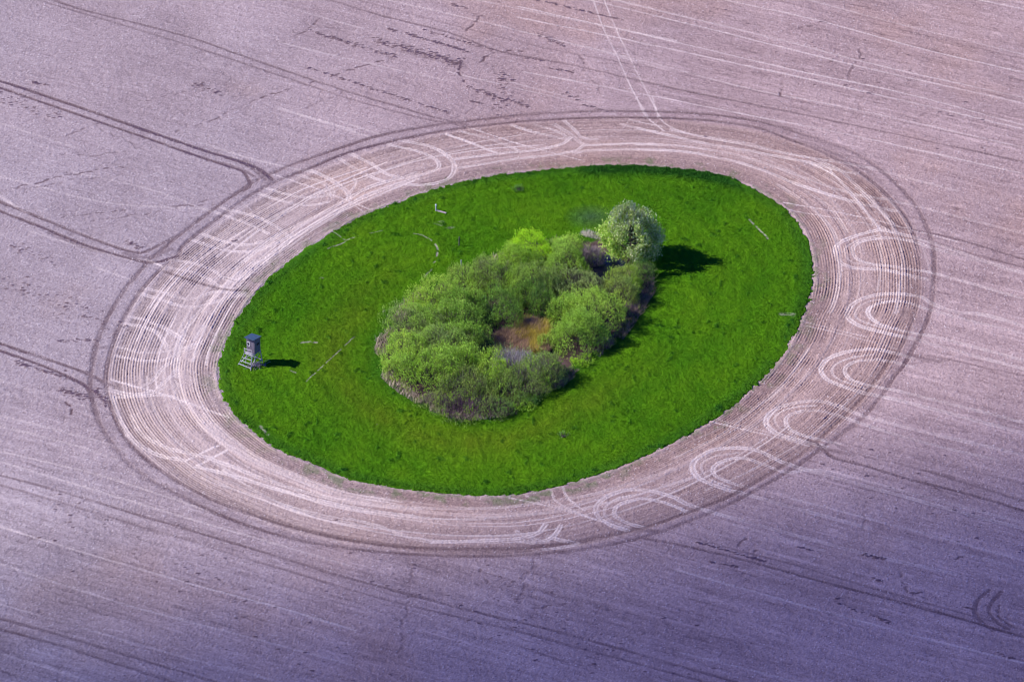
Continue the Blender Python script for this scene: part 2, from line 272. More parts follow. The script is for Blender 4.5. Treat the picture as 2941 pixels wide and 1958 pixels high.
pl('Y2',[(0,440),(200,490),(500,590),(850,600),(1100,585),(1250,610)],.5,.5); pl('Y2',[(560,600),(900,592),(1150,575),(1280,540),(1335,480)],.6,.8); pl('Y2',[(1130,530),(1300,590),(1390,560),(1435,490)],.6,.8); pl('Y2',[(1350,560),(1440,590),(1550,605)],.6,.7); pl('Y2',[(1150,600),(1350,600)],.5,.7); pl('Y2',[(1320,650),(1420,640),(1550,620)],.5,.6)
pl('Y2',[(1370,250),(1400,320),(1480,370),(1640,440)],.3,.7); pl('Y2',[(1450,230),(1490,310),(1600,390)],.3,.7); pl('Y2',[(1080,300),(1400,370),(1700,460),(1900,520)],.3,.7); pl('Y2',[(1200,290),(1650,440)],.25,.5)
# straight drilling marks out in the field
for P_,s_ in (([(0,285),(800,475),(1500,620),(2400,860)],.7),([(0,340),(500,450),(1300,625),(2400,885)],.65),([(330,0),(1000,150),(1700,340),(2400,500)],.6),([(0,140),(520,270),(1200,440),(2400,710)],.55),([(560,235),(1400,450),(2400,670)],.5),([(0,470),(500,600),(1200,740),(2400,1010)],.5),([(50,690),(600,800),(1200,920),(2400,1185)],.6),([(0,100),(500,220)],.4),([(1900,-30),(2050,0),(2400,75)],.7),([(820,-20),(1500,160),(2400,380)],.35)):
    a0=np.array(P_[0],float); a1=np.array(P_[1],float); e0=(a0-a1)/np.linalg.norm(a1-a0)
    P_=([tuple(a0+e0*np.array([1,.95])*1100)] if P_[0][0]<700 and P_[0][1]>60 else [])+P_
    pl('R7',P_,.34,min(.9,s_*1.05))
dk('R7',[(660,0),(1300,150),(2400,410)],.3,.35)
for P_,s_ in (([(0,500),(600,680),(1200,860),(1900,1050),(2400,1200)],.5),([(0,750),(900,1040),(1700,1250),(2400,1440)],.35),([(0,60),(900,330),(2355,760)],.35),([(0,1350),(600,1540)],.4),([(0,1020),(1100,1340),(1900,1550)],.3),([(0,-10),(700,160),(1500,420)],.35)): pl('R6',P_,.35,s_)
for P_,s_,w_ in (([(0,790),(500,930),(1000,1070),(1700,1260),(2400,1430)],.5,.35),([(0,1340),(600,1490),(900,1570)],.35,.35),([(1380,560),(1800,650),(2400,800)],.4,.6),([(400,490),(1000,660)],.35,.4),([(780,310),(1400,470),(2400,740)],.35,.4)): pl('R5',P_,w_,s_)
for P_,s_ in (([(640,0),(1500,200),(2355,430)],.35),([(1080,-20),(1700,110),(2355,240)],.4),([(1000,425),(1700,590),(2000,680)],.4),([(0,250),(500,370),(1000,480)],.3),([(0,640),(300,740),(560,820)],.4),([(0,30),(500,170)],.3),([(1350,480),(1900,620)],.3)): pl('Y5',P_,.35,s_)
for P_,s_ in (([(1360,730),(1700,840),(2100,930)],.35),([(1880,500),(2400,650)],.4),([(0,1090),(120,1170),(200,1210)],.5),([(200,1330),(900,1530)],.4),([(0,960),(700,1130),(1400,1180)],.25),([(500,930),(1000,1040),(1400,1190)],.3),([(0,600),(500,760)],.25)): pl('Z6',P_,.4,s_)
for P_,s_ in (([(650,20),(900,110)],.6),([(0,1020),(700,1200),(850,1270)],.45),([(0,1090),(500,1220),(800,1320)],.5),([(0,780),(600,960)],.3)): pl('Y1',P_,.45,s_)
# cracks (thin, wandering, dark) and clods
CR = [('Y5',[(340,30),(170,180),(0,260)],.5),('Y5',[(1310,10),(1100,190)],.6),('Y5',[(1200,360),(1310,300),(1450,300)],.7),('Y5',[(620,360),(300,450),(0,560)],.6),('Y5',[(1640,130),(1700,230),(1790,350),(1900,540)],.45),('Y5',[(1110,350),(1085,400),(1080,480)],.8),
 ('Z6',[(2150,300),(1850,400),(1500,540),(1270,660)],.6),('Z6',[(1100,790),(900,880),(400,960),(0,1080)],.6),('Z6',[(1480,1150),(950,1170),(400,1240)],.5),('Z6',[(1500,1100),(1000,1200),(560,1260)],.4),('Z6',[(700,580),(350,720)],.4),('Z6',[(640,600),(900,780),(350,820)],.35),('Z6',[(1500,290),(1200,400),(800,480)],.4),
 ('Z6',[(1100,480),(1300,560),(1180,650)],.4),('Y1',[(440,720),(440,860),(470,1030)],.7),('R5',[(500,550),(410,640)],.5),('R5',[(580,600),(540,660)],.6),('R5',[(1500,800),(1560,940)],.5),('R5',[(1940,700),(1860,740),(1780,800)],.5),('R5',[(2060,520),(2040,560)],.6),('R5',[(1170,700),(1260,480),(1290,300)],.25),('R7',[(715,510),(715,720)],.6),('R7',[(1260,300),(1180,520)],.45),('R7',[(1150,90),(900,180),(760,200)],.35),('R7',[(1460,20),(1350,60)],.4),('R7',[(1720,740),(1600,830)],.35),('R7',[(1120,620),(1070,710)],.4),('Y2',[(420,720),(410,900),(380,1080),(350,1350)],.35),('Y2',[(900,790),(960,870)],.5),('Y2',[(1240,720),(1190,880),(1100,1060)],.35),('Y2',[(1240,1050),(1480,1010)],.5),('R6',[(380,990),(720,1090)],.4),('R6',[(0,700),(200,900)],.25),('Y5',[(0,740),(380,540)],.3),('Z6',[(0,1060),(60,1050),(700,960)],.3),('Y5',[(1050,700),(1300,560)],.25)]
DOTS = [('Y5',(170,180),(700,340),60,14),('Y5',(580,240),(1080,380),150,26),('Y5',(750,200),(1130,310),55,10),('Y5',(860,180),(1280,300),24,8),('Y5',(160,400),(1010,670),60,8),('Y5',(1020,25),(1110,50),10,8),('Y5',(1520,0),(1840,75),26,6),('Y5',(1840,75),(2040,120),16,4),('Y5',(1540,200),(1700,280),22,14),('Y5',(1460,345),(1570,360),10,6),('Y5',(1600,405),(1750,430),16,6),('Y5',(1100,510),(1480,630),50,14),('Y5',(1130,600),(1200,610),10,8),('Y5',(1290,430),(1390,480),16,30),('Y5',(1690,550),(1780,600),12,14),('Y5',(1800,620),(1950,665),14,8),('Y5',(640,170),(700,190),8,8),('Y5',(1330,400),(1340,660),30,60),
 ('Y1',(410,840),(610,900),44,26),('Y1',(650,840),(720,940),30,26),('Y1',(110,660),(420,760),44,14),('Y1',(400,510),(660,520),14,16),('Y1',(0,100),(850,450),40,90),('Z6',(100,1430),(360,1540),14,40),('Z6',(850,1400),(960,1450),16,20),('Z6',(0,420),(400,560),26,50),('Z6',(1300,330),(1500,400),16,30),('R5',(120,600),(600,735),44,6),('R5',(820,635),(930,660),8,4),('R5',(1250,685),(1420,720),14,10),('R5',(230,735),(420,770),10,6),('R5',(1090,1010),(1460,1150),14,10),('R5',(1330,845),(1390,870),6,6),('R5',(1590,950),(1660,945),7,6),('R5',(1950,1045),(2010,1055),5,6),('R5',(2160,1350),(2330,1405),6,10),('R5',(1080,980),(1110,990),5,6),('R5',(900,50),(2300,600),24,300),('R7',(1140,575),(1150,580),2,3),('R7',(1295,630),(1310,630),2,3),('R7',(300,0),(2300,1100),30,400),('Y2',(100,700),(2300,1500),40,350),('R6',(100,300),(2300,1500),40,350),('R8',(455,243),(465,243),3,3),('Z6',(220,320),(340,345),16,12),('R1',(700,1000),(900,900),6,10)]

# ------------------------------------------------------------------ ground grids
X0,X1,Y0,Y1_ = -90,90,-97,121
DX,DY = .12,.19
xs=np.arange(X0,X1+DX/2,DX); ys=np.arange(Y0,Y1_+DY/2,DY); nx,ny=len(xs),len(ys)
PX,PY=np.meshgrid(xs,ys)
cx_,cy_=np.meshgrid(xs[::4],ys[::3])
def up(C):
    fx=(xs-xs[0])/(4*DX); fy=(ys-ys[0])/(3*DY)
    ix=np.clip(fx.astype(int),0,C.shape[1]-2); iy=np.clip(fy.astype(int),0,C.shape[0]-2)
    tx=(fx-ix)[None]; ty=(fy-iy)[:,None]
    return C[iy][:,ix]*(1-tx)*(1-ty)+C[iy][:,ix+1]*tx*(1-ty)+C[iy+1][:,ix]*(1-tx)*ty+C[iy+1][:,ix+1]*tx*ty
Dc = up(sdist(cx_,cy_,ISL)); L = up(sdist(cx_,cy_,LIT))
print('dist ok')
pale=np.zeros((ny,nx),np.float32); dark=np.zeros((ny,nx),np.float32); hh=np.zeros((ny,nx),np.float32)
def stroke(P, fn, wmax):
    seg=np.diff(P,axis=0); ln=np.hypot(seg[:,0],seg[:,1]); s0=np.concatenate([[0],np.cumsum(ln)])
    for i in range(len(seg)):
        if ln[i]<1e-6: continue
        a=P[i]; b=P[i+1]
        i0=int((min(a[0],b[0])-wmax-X0)/DX); i1=int((max(a[0],b[0])+wmax-X0)/DX)+2
        j0=int((min(a[1],b[1])-wmax-Y0)/DY); j1=int((max(a[1],b[1])+wmax-Y0)/DY)+2
        i0=max(i0,0); j0=max(j0,0); i1=min(i1,nx); j1=min(j1,ny)
        if i0>=i1 or j0>=j1: continue
        x=xs[i0:i1][None]-a[0]; y=ys[j0:j1][:,None]-a[1]; e=seg[i]/ln[i]
        u=x*e[0]+y*e[1]; t=-x*e[1]+y*e[0]; uc=np.clip(u,0,ln[i]); r=np.hypot(u-uc,t)
        fn((slice(j0,j1),slice(i0,i1)), r, t, s0[i]+uc)
rs=np.random.RandomState(3)
for kind,reg,pts,w,st,closed in S:
    w*={'d':1.4,'p':1.3,'b':1.0}[kind]
    P=catmull(GL(reg,pts),.6,closed)
    if closed: P=np.vstack([P,P[:1]])
    ph=rs.rand()*50
    # small lateral wander so that no line is ruler-straight
    per=.42
    def fn(sl,r,t,s,kind=kind,w=w,st=st,ph=ph,closed=closed):
        wv = w*(.85+.35*vn(s/2.1+ph, np.full_like(s,ph),1))
        prof=1-ss(wv*.34,wv*.60,r)
        patch=vn(s/5+ph,t*0+ph*2,5)*.7+.5*vn(s/1.3,t/.3+ph,7)
        if kind=='b':
            v=(1-ss(w*.15,w*.6,r))*st*np.clip(.4+patch,0,1); dark[sl]=np.maximum(dark[sl],v)
        elif kind=='d':
            tr=np.sin(2*np.pi*(s+np.abs(t)*.9)/per)*.5+.5
            v=prof*st*(.5+.5*tr)*np.clip(.5+patch*.9,0,1.2)*(.62+.6*vn(s/17+ph,t*0+ph,4) if closed else 1.15)
            dark[sl]=np.maximum(dark[sl],v)
            hh[sl]=np.minimum(hh[sl],-.08*prof*st+.09*prof*(1-tr)*st)
            pale[sl]*= (1-prof*.75*st)
        else:
            tr=np.sin(2*np.pi*(s-np.abs(t)*1.1)/per*.8)*.5+.5
            v=prof*st*(.3+.7*tr)*np.clip(.2+patch*1.1,0,1.15)
            if w>.6: v=v*(.42+.75*ss(.08,.30,np.abs(t)/w))*(.7+.6*vn(s/.35,t/.12+ph,9))
            v=v*(1+.25*ss(10,-40,PX[sl]))*(1.12-(.62 if w>.55 else .12)*ss(16,20,Dc[sl])); pale[sl]=np.maximum(pale[sl],v)
            hh[sl]=hh[sl]*(1-prof)+prof*(.03*tr-.015)
    stroke(P,fn,w*1.1)
_n=len(ISL); _tan=np.roll(ISL,-1,0)-np.roll(ISL,1,0); _tan/=np.linalg.norm(_tan,axis=1,keepdims=True); _cc=ISL.mean(0)
_nor=np.stack([_tan[:,1],-_tan[:,0]],1); _nor*=np.sign(((ISL-_cc)*_nor).sum(1,keepdims=True))
for q_ in range(46):
    i0_=rs.randint(_n); m_=rs.randint(25,110); ii=(i0_+np.arange(m_))%_n; off=rs.uniform(1.5,14.5); dr=rs.uniform(-3.5,3.5)
    P=ISL[ii]+_nor[ii]*(off+dr*np.linspace(0,1,m_)**2)[:,None]; w=rs.uniform(.18,.42); st=rs.uniform(.35,.75)*(1.2 if P[:,0].mean()<0 else .4); ph=rs.rand()*60
    def fe(sl,r,t,s,w=w,st=st,ph=ph):
        v=(1-ss(w*.3,w*.65,r))*st*np.clip(.1+vn(s/6+ph,t*0+ph,5)+.3*vn(s/.6,t/.2+ph,7),0,1); pale[sl]=np.maximum(pale[sl],v)
    stroke(P,fe,w)
for reg,pts,st in CR:
    P=catmull(GL(reg,pts),.35); n=len(P)
    ph=rs.rand()*90; q=np.arange(n)
    P=P+np.stack([vn(q/2.2+ph,q*0.+1)-.5+ 2*(vn(q/9.+ph,q*0.+4)-.5),1.6*(vn(q/2.2+ph,q*0.+8)-.5)+2*(vn(q/9.+ph,q*0.+5)-.5)],1)*.42+rs.randn(n,2)*.07
    def fc(sl,r,t,s,st=st,ph=ph):
        v=(1-ss(.08,.3,r))*st*1.6*ss(.36,.56,vn(s/.7+ph,s*0+ph,2))*ss(.2,.5,vn(s/6+ph,s*0+ph,3))
        dark[sl]=np.maximum(dark[sl],v*.9); hh[sl]=np.minimum(hh[sl],-.05*v)
    stroke(P,fc,.4)
for reg,a,b,n,sp in DOTS:
    for k in range(int(n*1.5)):
        t=rs.rand(); x=a[0]+(b[0]-a[0])*t+rs.randn()*sp*.5; y=a[1]+(b[1]-a[1])*t+rs.randn()*sp*.4
        g=G(reg,x,y); w=rs.uniform(.10,.22); an=rs.uniform(-.5,.5)
        P=np.array([g-np.array([w*.8,0]),g+np.array([w*.8,an*w])])
        def fd(sl,r,t,s,w=w,st=rs.uniform(.8,1.4)):
            v=(1-ss(w*.4,w*1.1,r))*st; dark[sl]=np.maximum(dark[sl],v); hh[sl]=np.maximum(hh[sl],.06*v)
        stroke(P,fd,.4)
print('strokes ok')
# field rows run this way
a_=G('D',0,1093); b_=G('D',1600,1541); dv=(b_-a_)/np.linalg.norm(b_-a_)
U=PX*dv[0]+PY*dv[1]; V=-PX*dv[1]+PY*dv[0]
ring_in=ss(-.3,.3,Dc)*(1-ss(14.5,16.5,Dc))
gy,gx=np.gradient(Dc,DY,DX); gn=np.abs(gx)/(np.hypot(gx,gy)+1e-6)
rows_h=(np.sin(2*np.pi*(Dc+.25*(vn(PX/6,PY/6,33)-.5))/.40)*ss(.45,.8,gn)*1.3*ss(.25,.7,vn(U/4,V/3.2,31)*.6+.5*vn(Dc/1.3,Dc*0,34)) + (vn(Dc/.36,Dc*0+3,11)-.5)*1.3 + (vn(Dc/.9,Dc*0+3,12)-.5)*1.2)
rows_f=(vn(U/5,V/.42,21)-.5)*1.1+(vn(U/14,V/.8,22)-.5)*.9+(vn(U/60,V/1.7,23)-.5)*.8+(vn(U/90,V/4.5,24)-.5)*.35
scrat=ss(.80,.97,vn(U/3.5,V/.45,25))-.9*ss(.80,.97,vn(U/3,V/.4,26))+1.2*ss(.9,.99,vn(U/25,V/.5,27))
lane=(vn(Dc/2.2,Dc*0+9,14)-.5)
mott=fbm(PX/14,PY/20,41,4); fine=rs.randn(ny,nx).astype(np.float32)
crumb=fbm(U/.5,V/.4,51,3)-.5; big=fbm(PX/45,PY/60,61,3)
leftw=ss(20,-60,PX)
ulw=ss(25,-25,PX-.35*PY)*ss(-45,-5,PY)
tone = .47+ (rows_f*.19*(1-.65*ulw)+scrat*.27*(1-.5*ulw))*(1-ring_in*.75) + ring_in*(rows_h*.38*(.5+.8*leftw) + lane*.34) + (mott-.5)*.38 + crumb*.38 + fine*.12 + .03
# paler, chalkier soil on the worked headland to the left
tone += ring_in*(.26*leftw)*ss(2,4,Dc) + ring_in*.02
tone -= ring_in*(1-ss(1.2,3.2,Dc))*.16+ring_in*(1-leftw)*.07
spk=rs.rand(ny,nx); tone -= .55*(spk<.03)*(.4+mott); tone += .5*(spk>.975)
tone += ring_in*leftw*.07+ss(40,90,-PX)*.03
tone=np.clip(tone,0,1)
base0=np.array([.195,.142,.150]); base1=np.array([.54,.44,.445]); palec=np.array([.80,.68,.60]); darkc=np.array([.105,.060,.064]); dotc=np.array([.10,.065,.10])
pink=np.array([1.05,.955,.87]); lav=np.array([.97,1.0,.97])
C=base0+(base1-base0)*tone[...,None]
reg_=np.clip(.5+(PX+20)/140+(big-.5)*.8,0,1)[...,None]
C=C*(lav+(pink-lav)*reg_)
C=C*(1+ring_in[...,None]*(np.array([1.02,.985,.90])-1))
brn=ss(.52,.72,fbm(PX/22,PY/30,65,4))[...,None]*.5; C=C*(1-brn)+C*np.array([1.03,.93,.80])*brn
pp=np.clip(pale,0,1)[...,None]*.85; C=C*(1-pp)+palec*pp
dd=np.clip(dark,0,1)[...,None]*.86; C=C*(1-dd)+darkc*dd
dd=np.clip(dark-1,0,1)[...,None]*3; dd=np.clip(dd,0,.9); C=C*(1-dd)+dotc*dd
# green haze of seedlings beside the meadow
gz0=(1-ss(.0,.9,Dc))*ss(-.4,0,Dc)*ss(.42,.6,fbm(PX/.8,PY/1.2,73,3))*.8
gz=gz0+ss(0,.4,Dc)*(1-ss(1.2,3.2,Dc))*ss(.5,.72,fbm(PX/1.6,PY/2.2,71,3))*np.clip(ss(-30,-45,PY)*ss(40,10,PX)+ss(45,60,PY)*ss(10,25,PX)+.5,0,1)
C=C*(1-gz[...,None]*.5)+np.array([.10,.17,.05])*gz[...,None]*.5
lip=(1-ss(.1,.45,np.abs(Dc-.25)))*ss(.4,.6,vn(PX/2,PY/3,81)); C=C*(1-lip[...,None]*.22)+np.array([.6,.45,.42])*lip[...,None]*.22
sparkle=(fine>2.45)[...,None]*.6*(1-dd); C=C*(1-sparkle)+np.array([.75,.68,.66])*sparkle
H=hh + rows_f*.03*(1-ring_in) + ring_in*rows_h*.055 + fine*.016 + crumb*.09
H += lip*.06
H = H + .25*(mott-.5)
H = np.where(Dc<-.6, H-.35, H)
# edge rows blend to the flat land around
edge=np.minimum(np.minimum(PX-X0,X1-PX),np.minimum(PY-Y0,Y1_-PY)); H*=ss(0,3,edge)
idx=np.arange(nx*ny).reshape(ny,nx)
F=np.stack([idx[:-1,:-1],idx[:-1,1:],idx[1:,1:],idx[1:,:-1]],-1).reshape(-1,4)
keep=(Dc[:-1,:-1]>-2.2).reshape(-1)
V3=np.stack([PX,PY,H],-1).reshape(-1,3)
used=np.zeros(nx*ny,bool); used[F[keep].ravel()]=True; rm=np.cumsum(used)-1
# outer sheet to the horizon: rings of quads joined on the border
FF=rm[F[keep]]; VV=V3[used]; CC=C.reshape(-1,3)[used]
K=400
def border(scale):
    xs_=np.linspace(X0,X1,K+1); ys_=np.linspace(Y0,Y1_,K+1)
    P=np.concatenate([np.stack([xs_[:-1],np.full(K,Y0)],1),np.stack([np.full(K,X1),ys_[:-1]],1),np.stack([xs_[::-1][:-1],np.full(K,Y1_)],1),np.stack([np.full(K,X0),ys_[::-1][:-1]],1)])
    return P*scale
rings=[1,1.02,1.06,1.15,1.3,1.6,2.1,3,5,9,20,60]
base=len(VV); vs=[]; cs=[]; fs=[]
for i,k in enumerate(rings):
    P=border(k); z=np.zeros(len(P)); vs.append(np.column_stack([P,z]))
    u=P[:,0]*dv[0]+P[:,1]*dv[1]; v=-P[:,0]*dv[1]+P[:,1]*dv[0]
    t=np.clip(.5+(vn(u/60,v/1.7,23)-.5)*.4+(fbm(P[:,0]/14,P[:,1]/20,41)-.5)*.5,0,1)[:,None]
    cs.append(base0+(base1-base0)*t)
    if i:
        n=4*K; a=base+(i-1)*n+np.arange(n); b=base+(i-1)*n+(np.arange(n)+1)%n
        fs.append(np.stack([b,a,a+n,b+n],1))
VV=np.vstack([VV]+vs); CC=np.vstack([CC]+cs); FF=np.vstack([FF]+fs)
VV[base:base+4*K,2]-=.003
g=mesh_np('ground',VV,FF,M_soil,attrs={'col':CC}); tag(g,'pinkish grey tilled soil with tyre tracks and drilling rows','field',kind='structure')
print('ground',len(VV))

# ------------------------------------------------------------------ meadow
soilm=np.zeros((ny,nx),np.float32)
SC=[('Z3',[(200,690),(300,705),(380,740),(470,795)],.16,.9),('Z3',[(520,850),(550,900),(555,960),(545,1040)],.2,1),('Z3',[(520,1110),(490,1140)],.18,.9),('Z3',[(470,1230),(400,1290),(360,1340)],.2,.8),
 ('R1',[(1700,985),(1800,950),(1850,930)],.2,.9),('R1',[(1870,910),(1970,878)],.18,.8),('R1',[(1740,835),(1860,915)],.16,.6),('R1',[(2080,850),(2190,828)],.16,.6),('D',[(702,880),(740,845),(775,812),(815,775)],.15,.7),('D',[(695,790),(712,788),(727,789)],.35,.9),
 ('R8',[(790,870),(850,930),(900,980),(930,1015)],.22,1),('R4',[(1290,415),(1340,470)],.35,.7),('Y4',[(720,1185),(790,1190)],.7,.6),('Z3',[(560,530),(630,520)],.5,.5),('Z3',[(690,610),(780,600)],.5,.35),('R2',[(2290,1240),(2350,1260)],.2,.9),('R1',[(1620,1250),(1650,1255)],.3,.9),('Z4',[(10,1330),(20,1332)],.15,.8),('D',[(880,720),(884,716)],.2,.7),('D',[(760,1200),(762,1200)],.2,.7),('D',[(1000,515),(1015,520)],.3,.3)]
for reg,pts,w,st in SC:
    P=catmull(GL(reg,pts),.4); ph=rs.rand()*40
    def fs_(sl,r,t,s,w=w,st=st,ph=ph):
        v=(1-ss(w*.3,w*1.0,r))*st*.9*ss(.25,.6,vn(s/.5+ph,t/.25,3)); soilm[sl]=np.maximum(soilm[sl],v)
    stroke(P,fs_,w*1.6)
n1=fbm(PX/.7,PY/1.1,101,3); n2=fbm(PX/9,PY/14,103,4); n3=fbm(PX/2.5,PY/4,107,3)
G1=np.array([.058,.185,.003]); G2=np.array([.098,.235,.004]); GL_=np.array([.026,.115,.010]); GO=np.array([.135,.175,.008])
mixt=np.clip(.45+(n2-.5)*1.6+(n3-.5)*.9,0,1)
# olive worn band circling the thicket to the left and below
ang=np.arctan2(PY-2,PX+2)
band=np.exp(-((L-6.5)/3.6)**2)*ss(.4,1,.5-.5*np.cos(ang-.9)+.25)*1.0
band=np.clip(band*(.35+.6*n3)+ss(.6,.8,n2)*.15,0,1)
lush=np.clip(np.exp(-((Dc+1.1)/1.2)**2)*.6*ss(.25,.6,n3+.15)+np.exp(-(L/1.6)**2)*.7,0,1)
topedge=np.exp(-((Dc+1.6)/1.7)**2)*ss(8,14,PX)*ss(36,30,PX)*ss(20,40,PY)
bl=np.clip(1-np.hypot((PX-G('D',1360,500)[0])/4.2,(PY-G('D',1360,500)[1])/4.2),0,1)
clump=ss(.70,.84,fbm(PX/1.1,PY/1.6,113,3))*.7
turfC=G1+(G2-G1)*mixt[...,None]
turfC=turfC*(1-band[...,None]*.6)+GO*band[...,None]*.6
swath=np.sin(2*np.pi*(L+.6*n3)/2.6)*.5+.5; turfC=turfC*(1+.10*(swath-.5)[...,None])
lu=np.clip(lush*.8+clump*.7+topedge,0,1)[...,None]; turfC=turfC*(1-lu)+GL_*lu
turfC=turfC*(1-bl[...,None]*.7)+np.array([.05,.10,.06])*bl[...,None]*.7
turfC=turfC*(.8+.4*n1[...,None])
sm=soilm[...,None]; turfC=turfC*(1-sm)+np.array([.36,.31,.26])*sm
lit=(1-ss(-1.0,.2,L+ (fbm(PX/2,PY/3,121,3)-.5)*3))
litC=np.array([.085,.055,.05])*(.6+.9*n1[...,None])
turfC=turfC*(1-lit[...,None])+litC*lit[...,None]
TH=.10+ (n1-.5)*.17+(n3-.5)*.14+fine*.012+clump*.12+topedge*.25*(vn(PX/.6,PY/.8,131))-soilm*.08
# rough edge, thicket floor dips to the pond
rag=(fbm(PX/.6,PY/.9,141,3)-.5)*1.2+(fbm(PX/5,PY/7,143,2)-.5)*.4
POND=G('Z1',1565,495)
pd=np.hypot((PX-POND[0])/3.0,(PY-POND[1])/4.6)
TH=TH-lit*.25*(1-ss(-6,0,L))-.45*(1-ss(.6,1.25,pd))
dm=Dc+rag
TH=TH*ss(.0,-.35,dm)-.15*ss(-.3,.0,dm)
keep=(dm[:-1,:-1]<.0).reshape(-1)&(Dc[:-1,:-1]<.8).reshape(-1)
used=np.zeros(nx*ny,bool); used[F[keep].ravel()]=True; rm=np.cumsum(used)-1
VT=np.stack([PX,PY,TH+.25*(mott-.5)*ss(-2,0,Dc)],-1).reshape(-1,3)[used]
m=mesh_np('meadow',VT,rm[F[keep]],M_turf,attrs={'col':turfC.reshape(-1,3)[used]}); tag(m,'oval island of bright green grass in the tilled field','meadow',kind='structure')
def samp(A,x,y):
    ix=np.clip(((x-X0)/DX).round().astype(int),0,nx-1); iy=np.clip(((y-Y0)/DY).round().astype(int),0,ny-1); return A[iy,ix]
# grass blades
def blades(name, n, xlo,xhi,ylo,yhi, ok, hgt, wid, colf, mat, lean=.35, z0=None):
    x=rng.uniform(xlo,xhi,n); y=rng.uniform(ylo,yhi,n); k=ok(x,y); x=x[k]; y=y[k]; n=len(x)
    z=samp(TH,x,y) if z0 is None else z0(x,y)
    h=hgt(x,y,n); w=wid*rng.uniform(.6,1.4,n); a=rng.uniform(0,np.pi,n)
    dx=np.cos(a)*w; dy=np.sin(a)*w; lx=rng.normal(0,lean,n)*h+.12*h; ly=rng.normal(0,lean,n)*h
    P=np.stack([np.stack([x-dx,y-dy,z-.03],1),np.stack([x+dx,y+dy,z-.03],1),np.stack([x+lx,y+ly,z+h],1)],1).reshape(-1,3)
    c=colf(x,y,n); return mesh_np(name,P,np.arange(3*n).reshape(-1,3),mat,attrs={'col':np.repeat(c,3,0)})
ix0,ix1=ISL[:,0].min(),ISL[:,0].max(); iy0,iy1=ISL[:,1].min(),ISL[:,1].max()
def okm(x,y): return (samp(dm,x,y)<-.1)&(samp(L,x,y)>-.6)&(samp(soilm,x,y)<.45)
def colm(x,y,n):
    c=samp(turfC,x,y)*1.15; return np.clip(c*rng.uniform(.65,1.4,(n,1))*np.array([1,1,1]),0,1)
o=blades('meadow_grass',620000,ix0,ix1,iy0,iy1,okm,lambda x,y,n: rng.uniform(.05,.16,n)*(1+1.4*samp(clump+topedge,x,y)),.055,colm,M_blade)
tag(o,'short green grass blades covering the oval meadow','grass',kind='stuff')
def oks(x,y): 
    d=samp(Dc,x,y); return (d>0)&(d<3.4)&(rng.random(len(x))<samp(gz,x,y)*1.3)
o=blades('seedling_plants',60000,ix0-4,ix1+4,iy0-4,iy1+4,oks,lambda x,y,n: rng.uniform(.05,.14,n),.06,lambda x,y,n: np.array([.06,.14,.02])*rng.uniform(.6,1.5,(n,1)),M_blade,z0=lambda x,y: samp(H,x,y))
tag(o,'scattered green seedlings on the soil along the meadow edge','seedlings',kind='stuff')
def okstr(x,y):
    l=samp(L,x,y); side=samp(fbm(PX/3.5,PY/5,151,3),x,y); return (l>-1.0)&(l<.8)&(side>.42)
def colst(x,y,n): return (np.array([.80,.66,.52])+(np.array([.26,.20,.12])-np.array([.80,.66,.52]))*rng.random((n,1))**1.4)*rng.uniform(.7,1.25,(n,1))*np.where((x>G('Z1',900,1000)[0]),.42,1.0)[:,None]  # right side darker: browner undergrowth, and wider shade put into the straw colour
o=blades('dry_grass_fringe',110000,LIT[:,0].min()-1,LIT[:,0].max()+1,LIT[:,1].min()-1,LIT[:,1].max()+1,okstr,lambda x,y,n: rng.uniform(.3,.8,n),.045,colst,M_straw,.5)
tag(o,'pale dead grass fringing the edge of the thicket','dry grass',kind='stuff')
REED=catmull(GL('Z1',[(820,985),(900,930),(1000,880),(1080,860),(1160,880),(1170,930),(1130,990),(1160,1040),(1100,1060),(1000,1060),(880,1040)]),.5,True)
def okr(x,y): return sdist(x,y,REED)<-1.2+3.6*samp(fbm(PX/1.1,PY/1.5,163,2),x,y)
def colr(x,y,n):
    t=rng.random((n,1)); m_=samp(fbm(PX/1.2,PY/1.8,161,2),x,y)[:,None]
    c=np.array([.66,.46,.29])*(1-t)+np.array([.26,.17,.12])*t; return np.where(m_>.56,np.array([.60,.50,.10]),c)*rng.uniform(.6,1.3,(n,1))
o=blades('reed_bed',26000,REED[:,0].min(),REED[:,0].max(),REED[:,1].min(),REED[:,1].max(),okr,lambda x,y,n: rng.uniform(.4,1.0,n)*(.4+1.6*samp(n3,x,y)),.045,colr,M_straw,.45)
tag(o,'straw brown dead reeds in the hollow amid the bushes','reeds',kind='stuff')
def okw(x,y): 
    a_=G('Z1',1450,312); return (np.hypot((x-a_[0])/2.4,((y-a_[1])+.45*(x-a_[0]))/1.1)<.35+1.1*samp(fbm(PX/1.2,PY/1.6,171,2),x,y))
o=blades('sedge_tuft',3500,G('Z1',1350,312)[0],G('Z1',1550,312)[0],G('Z1',1450,312)[1]-4,G('Z1',1450,312)[1]+4,okw,lambda x,y,n: rng.uniform(.15,.6,n),.04,lambda x,y,n:np.array([.75,.68,.58])*rng.uniform(.5,1.3,(n,1)),M_straw,.55)
tag(o,'patch of whitish lodged grass behind the thicket left of the tree','dry grass',kind='stuff')
print('meadow ok')
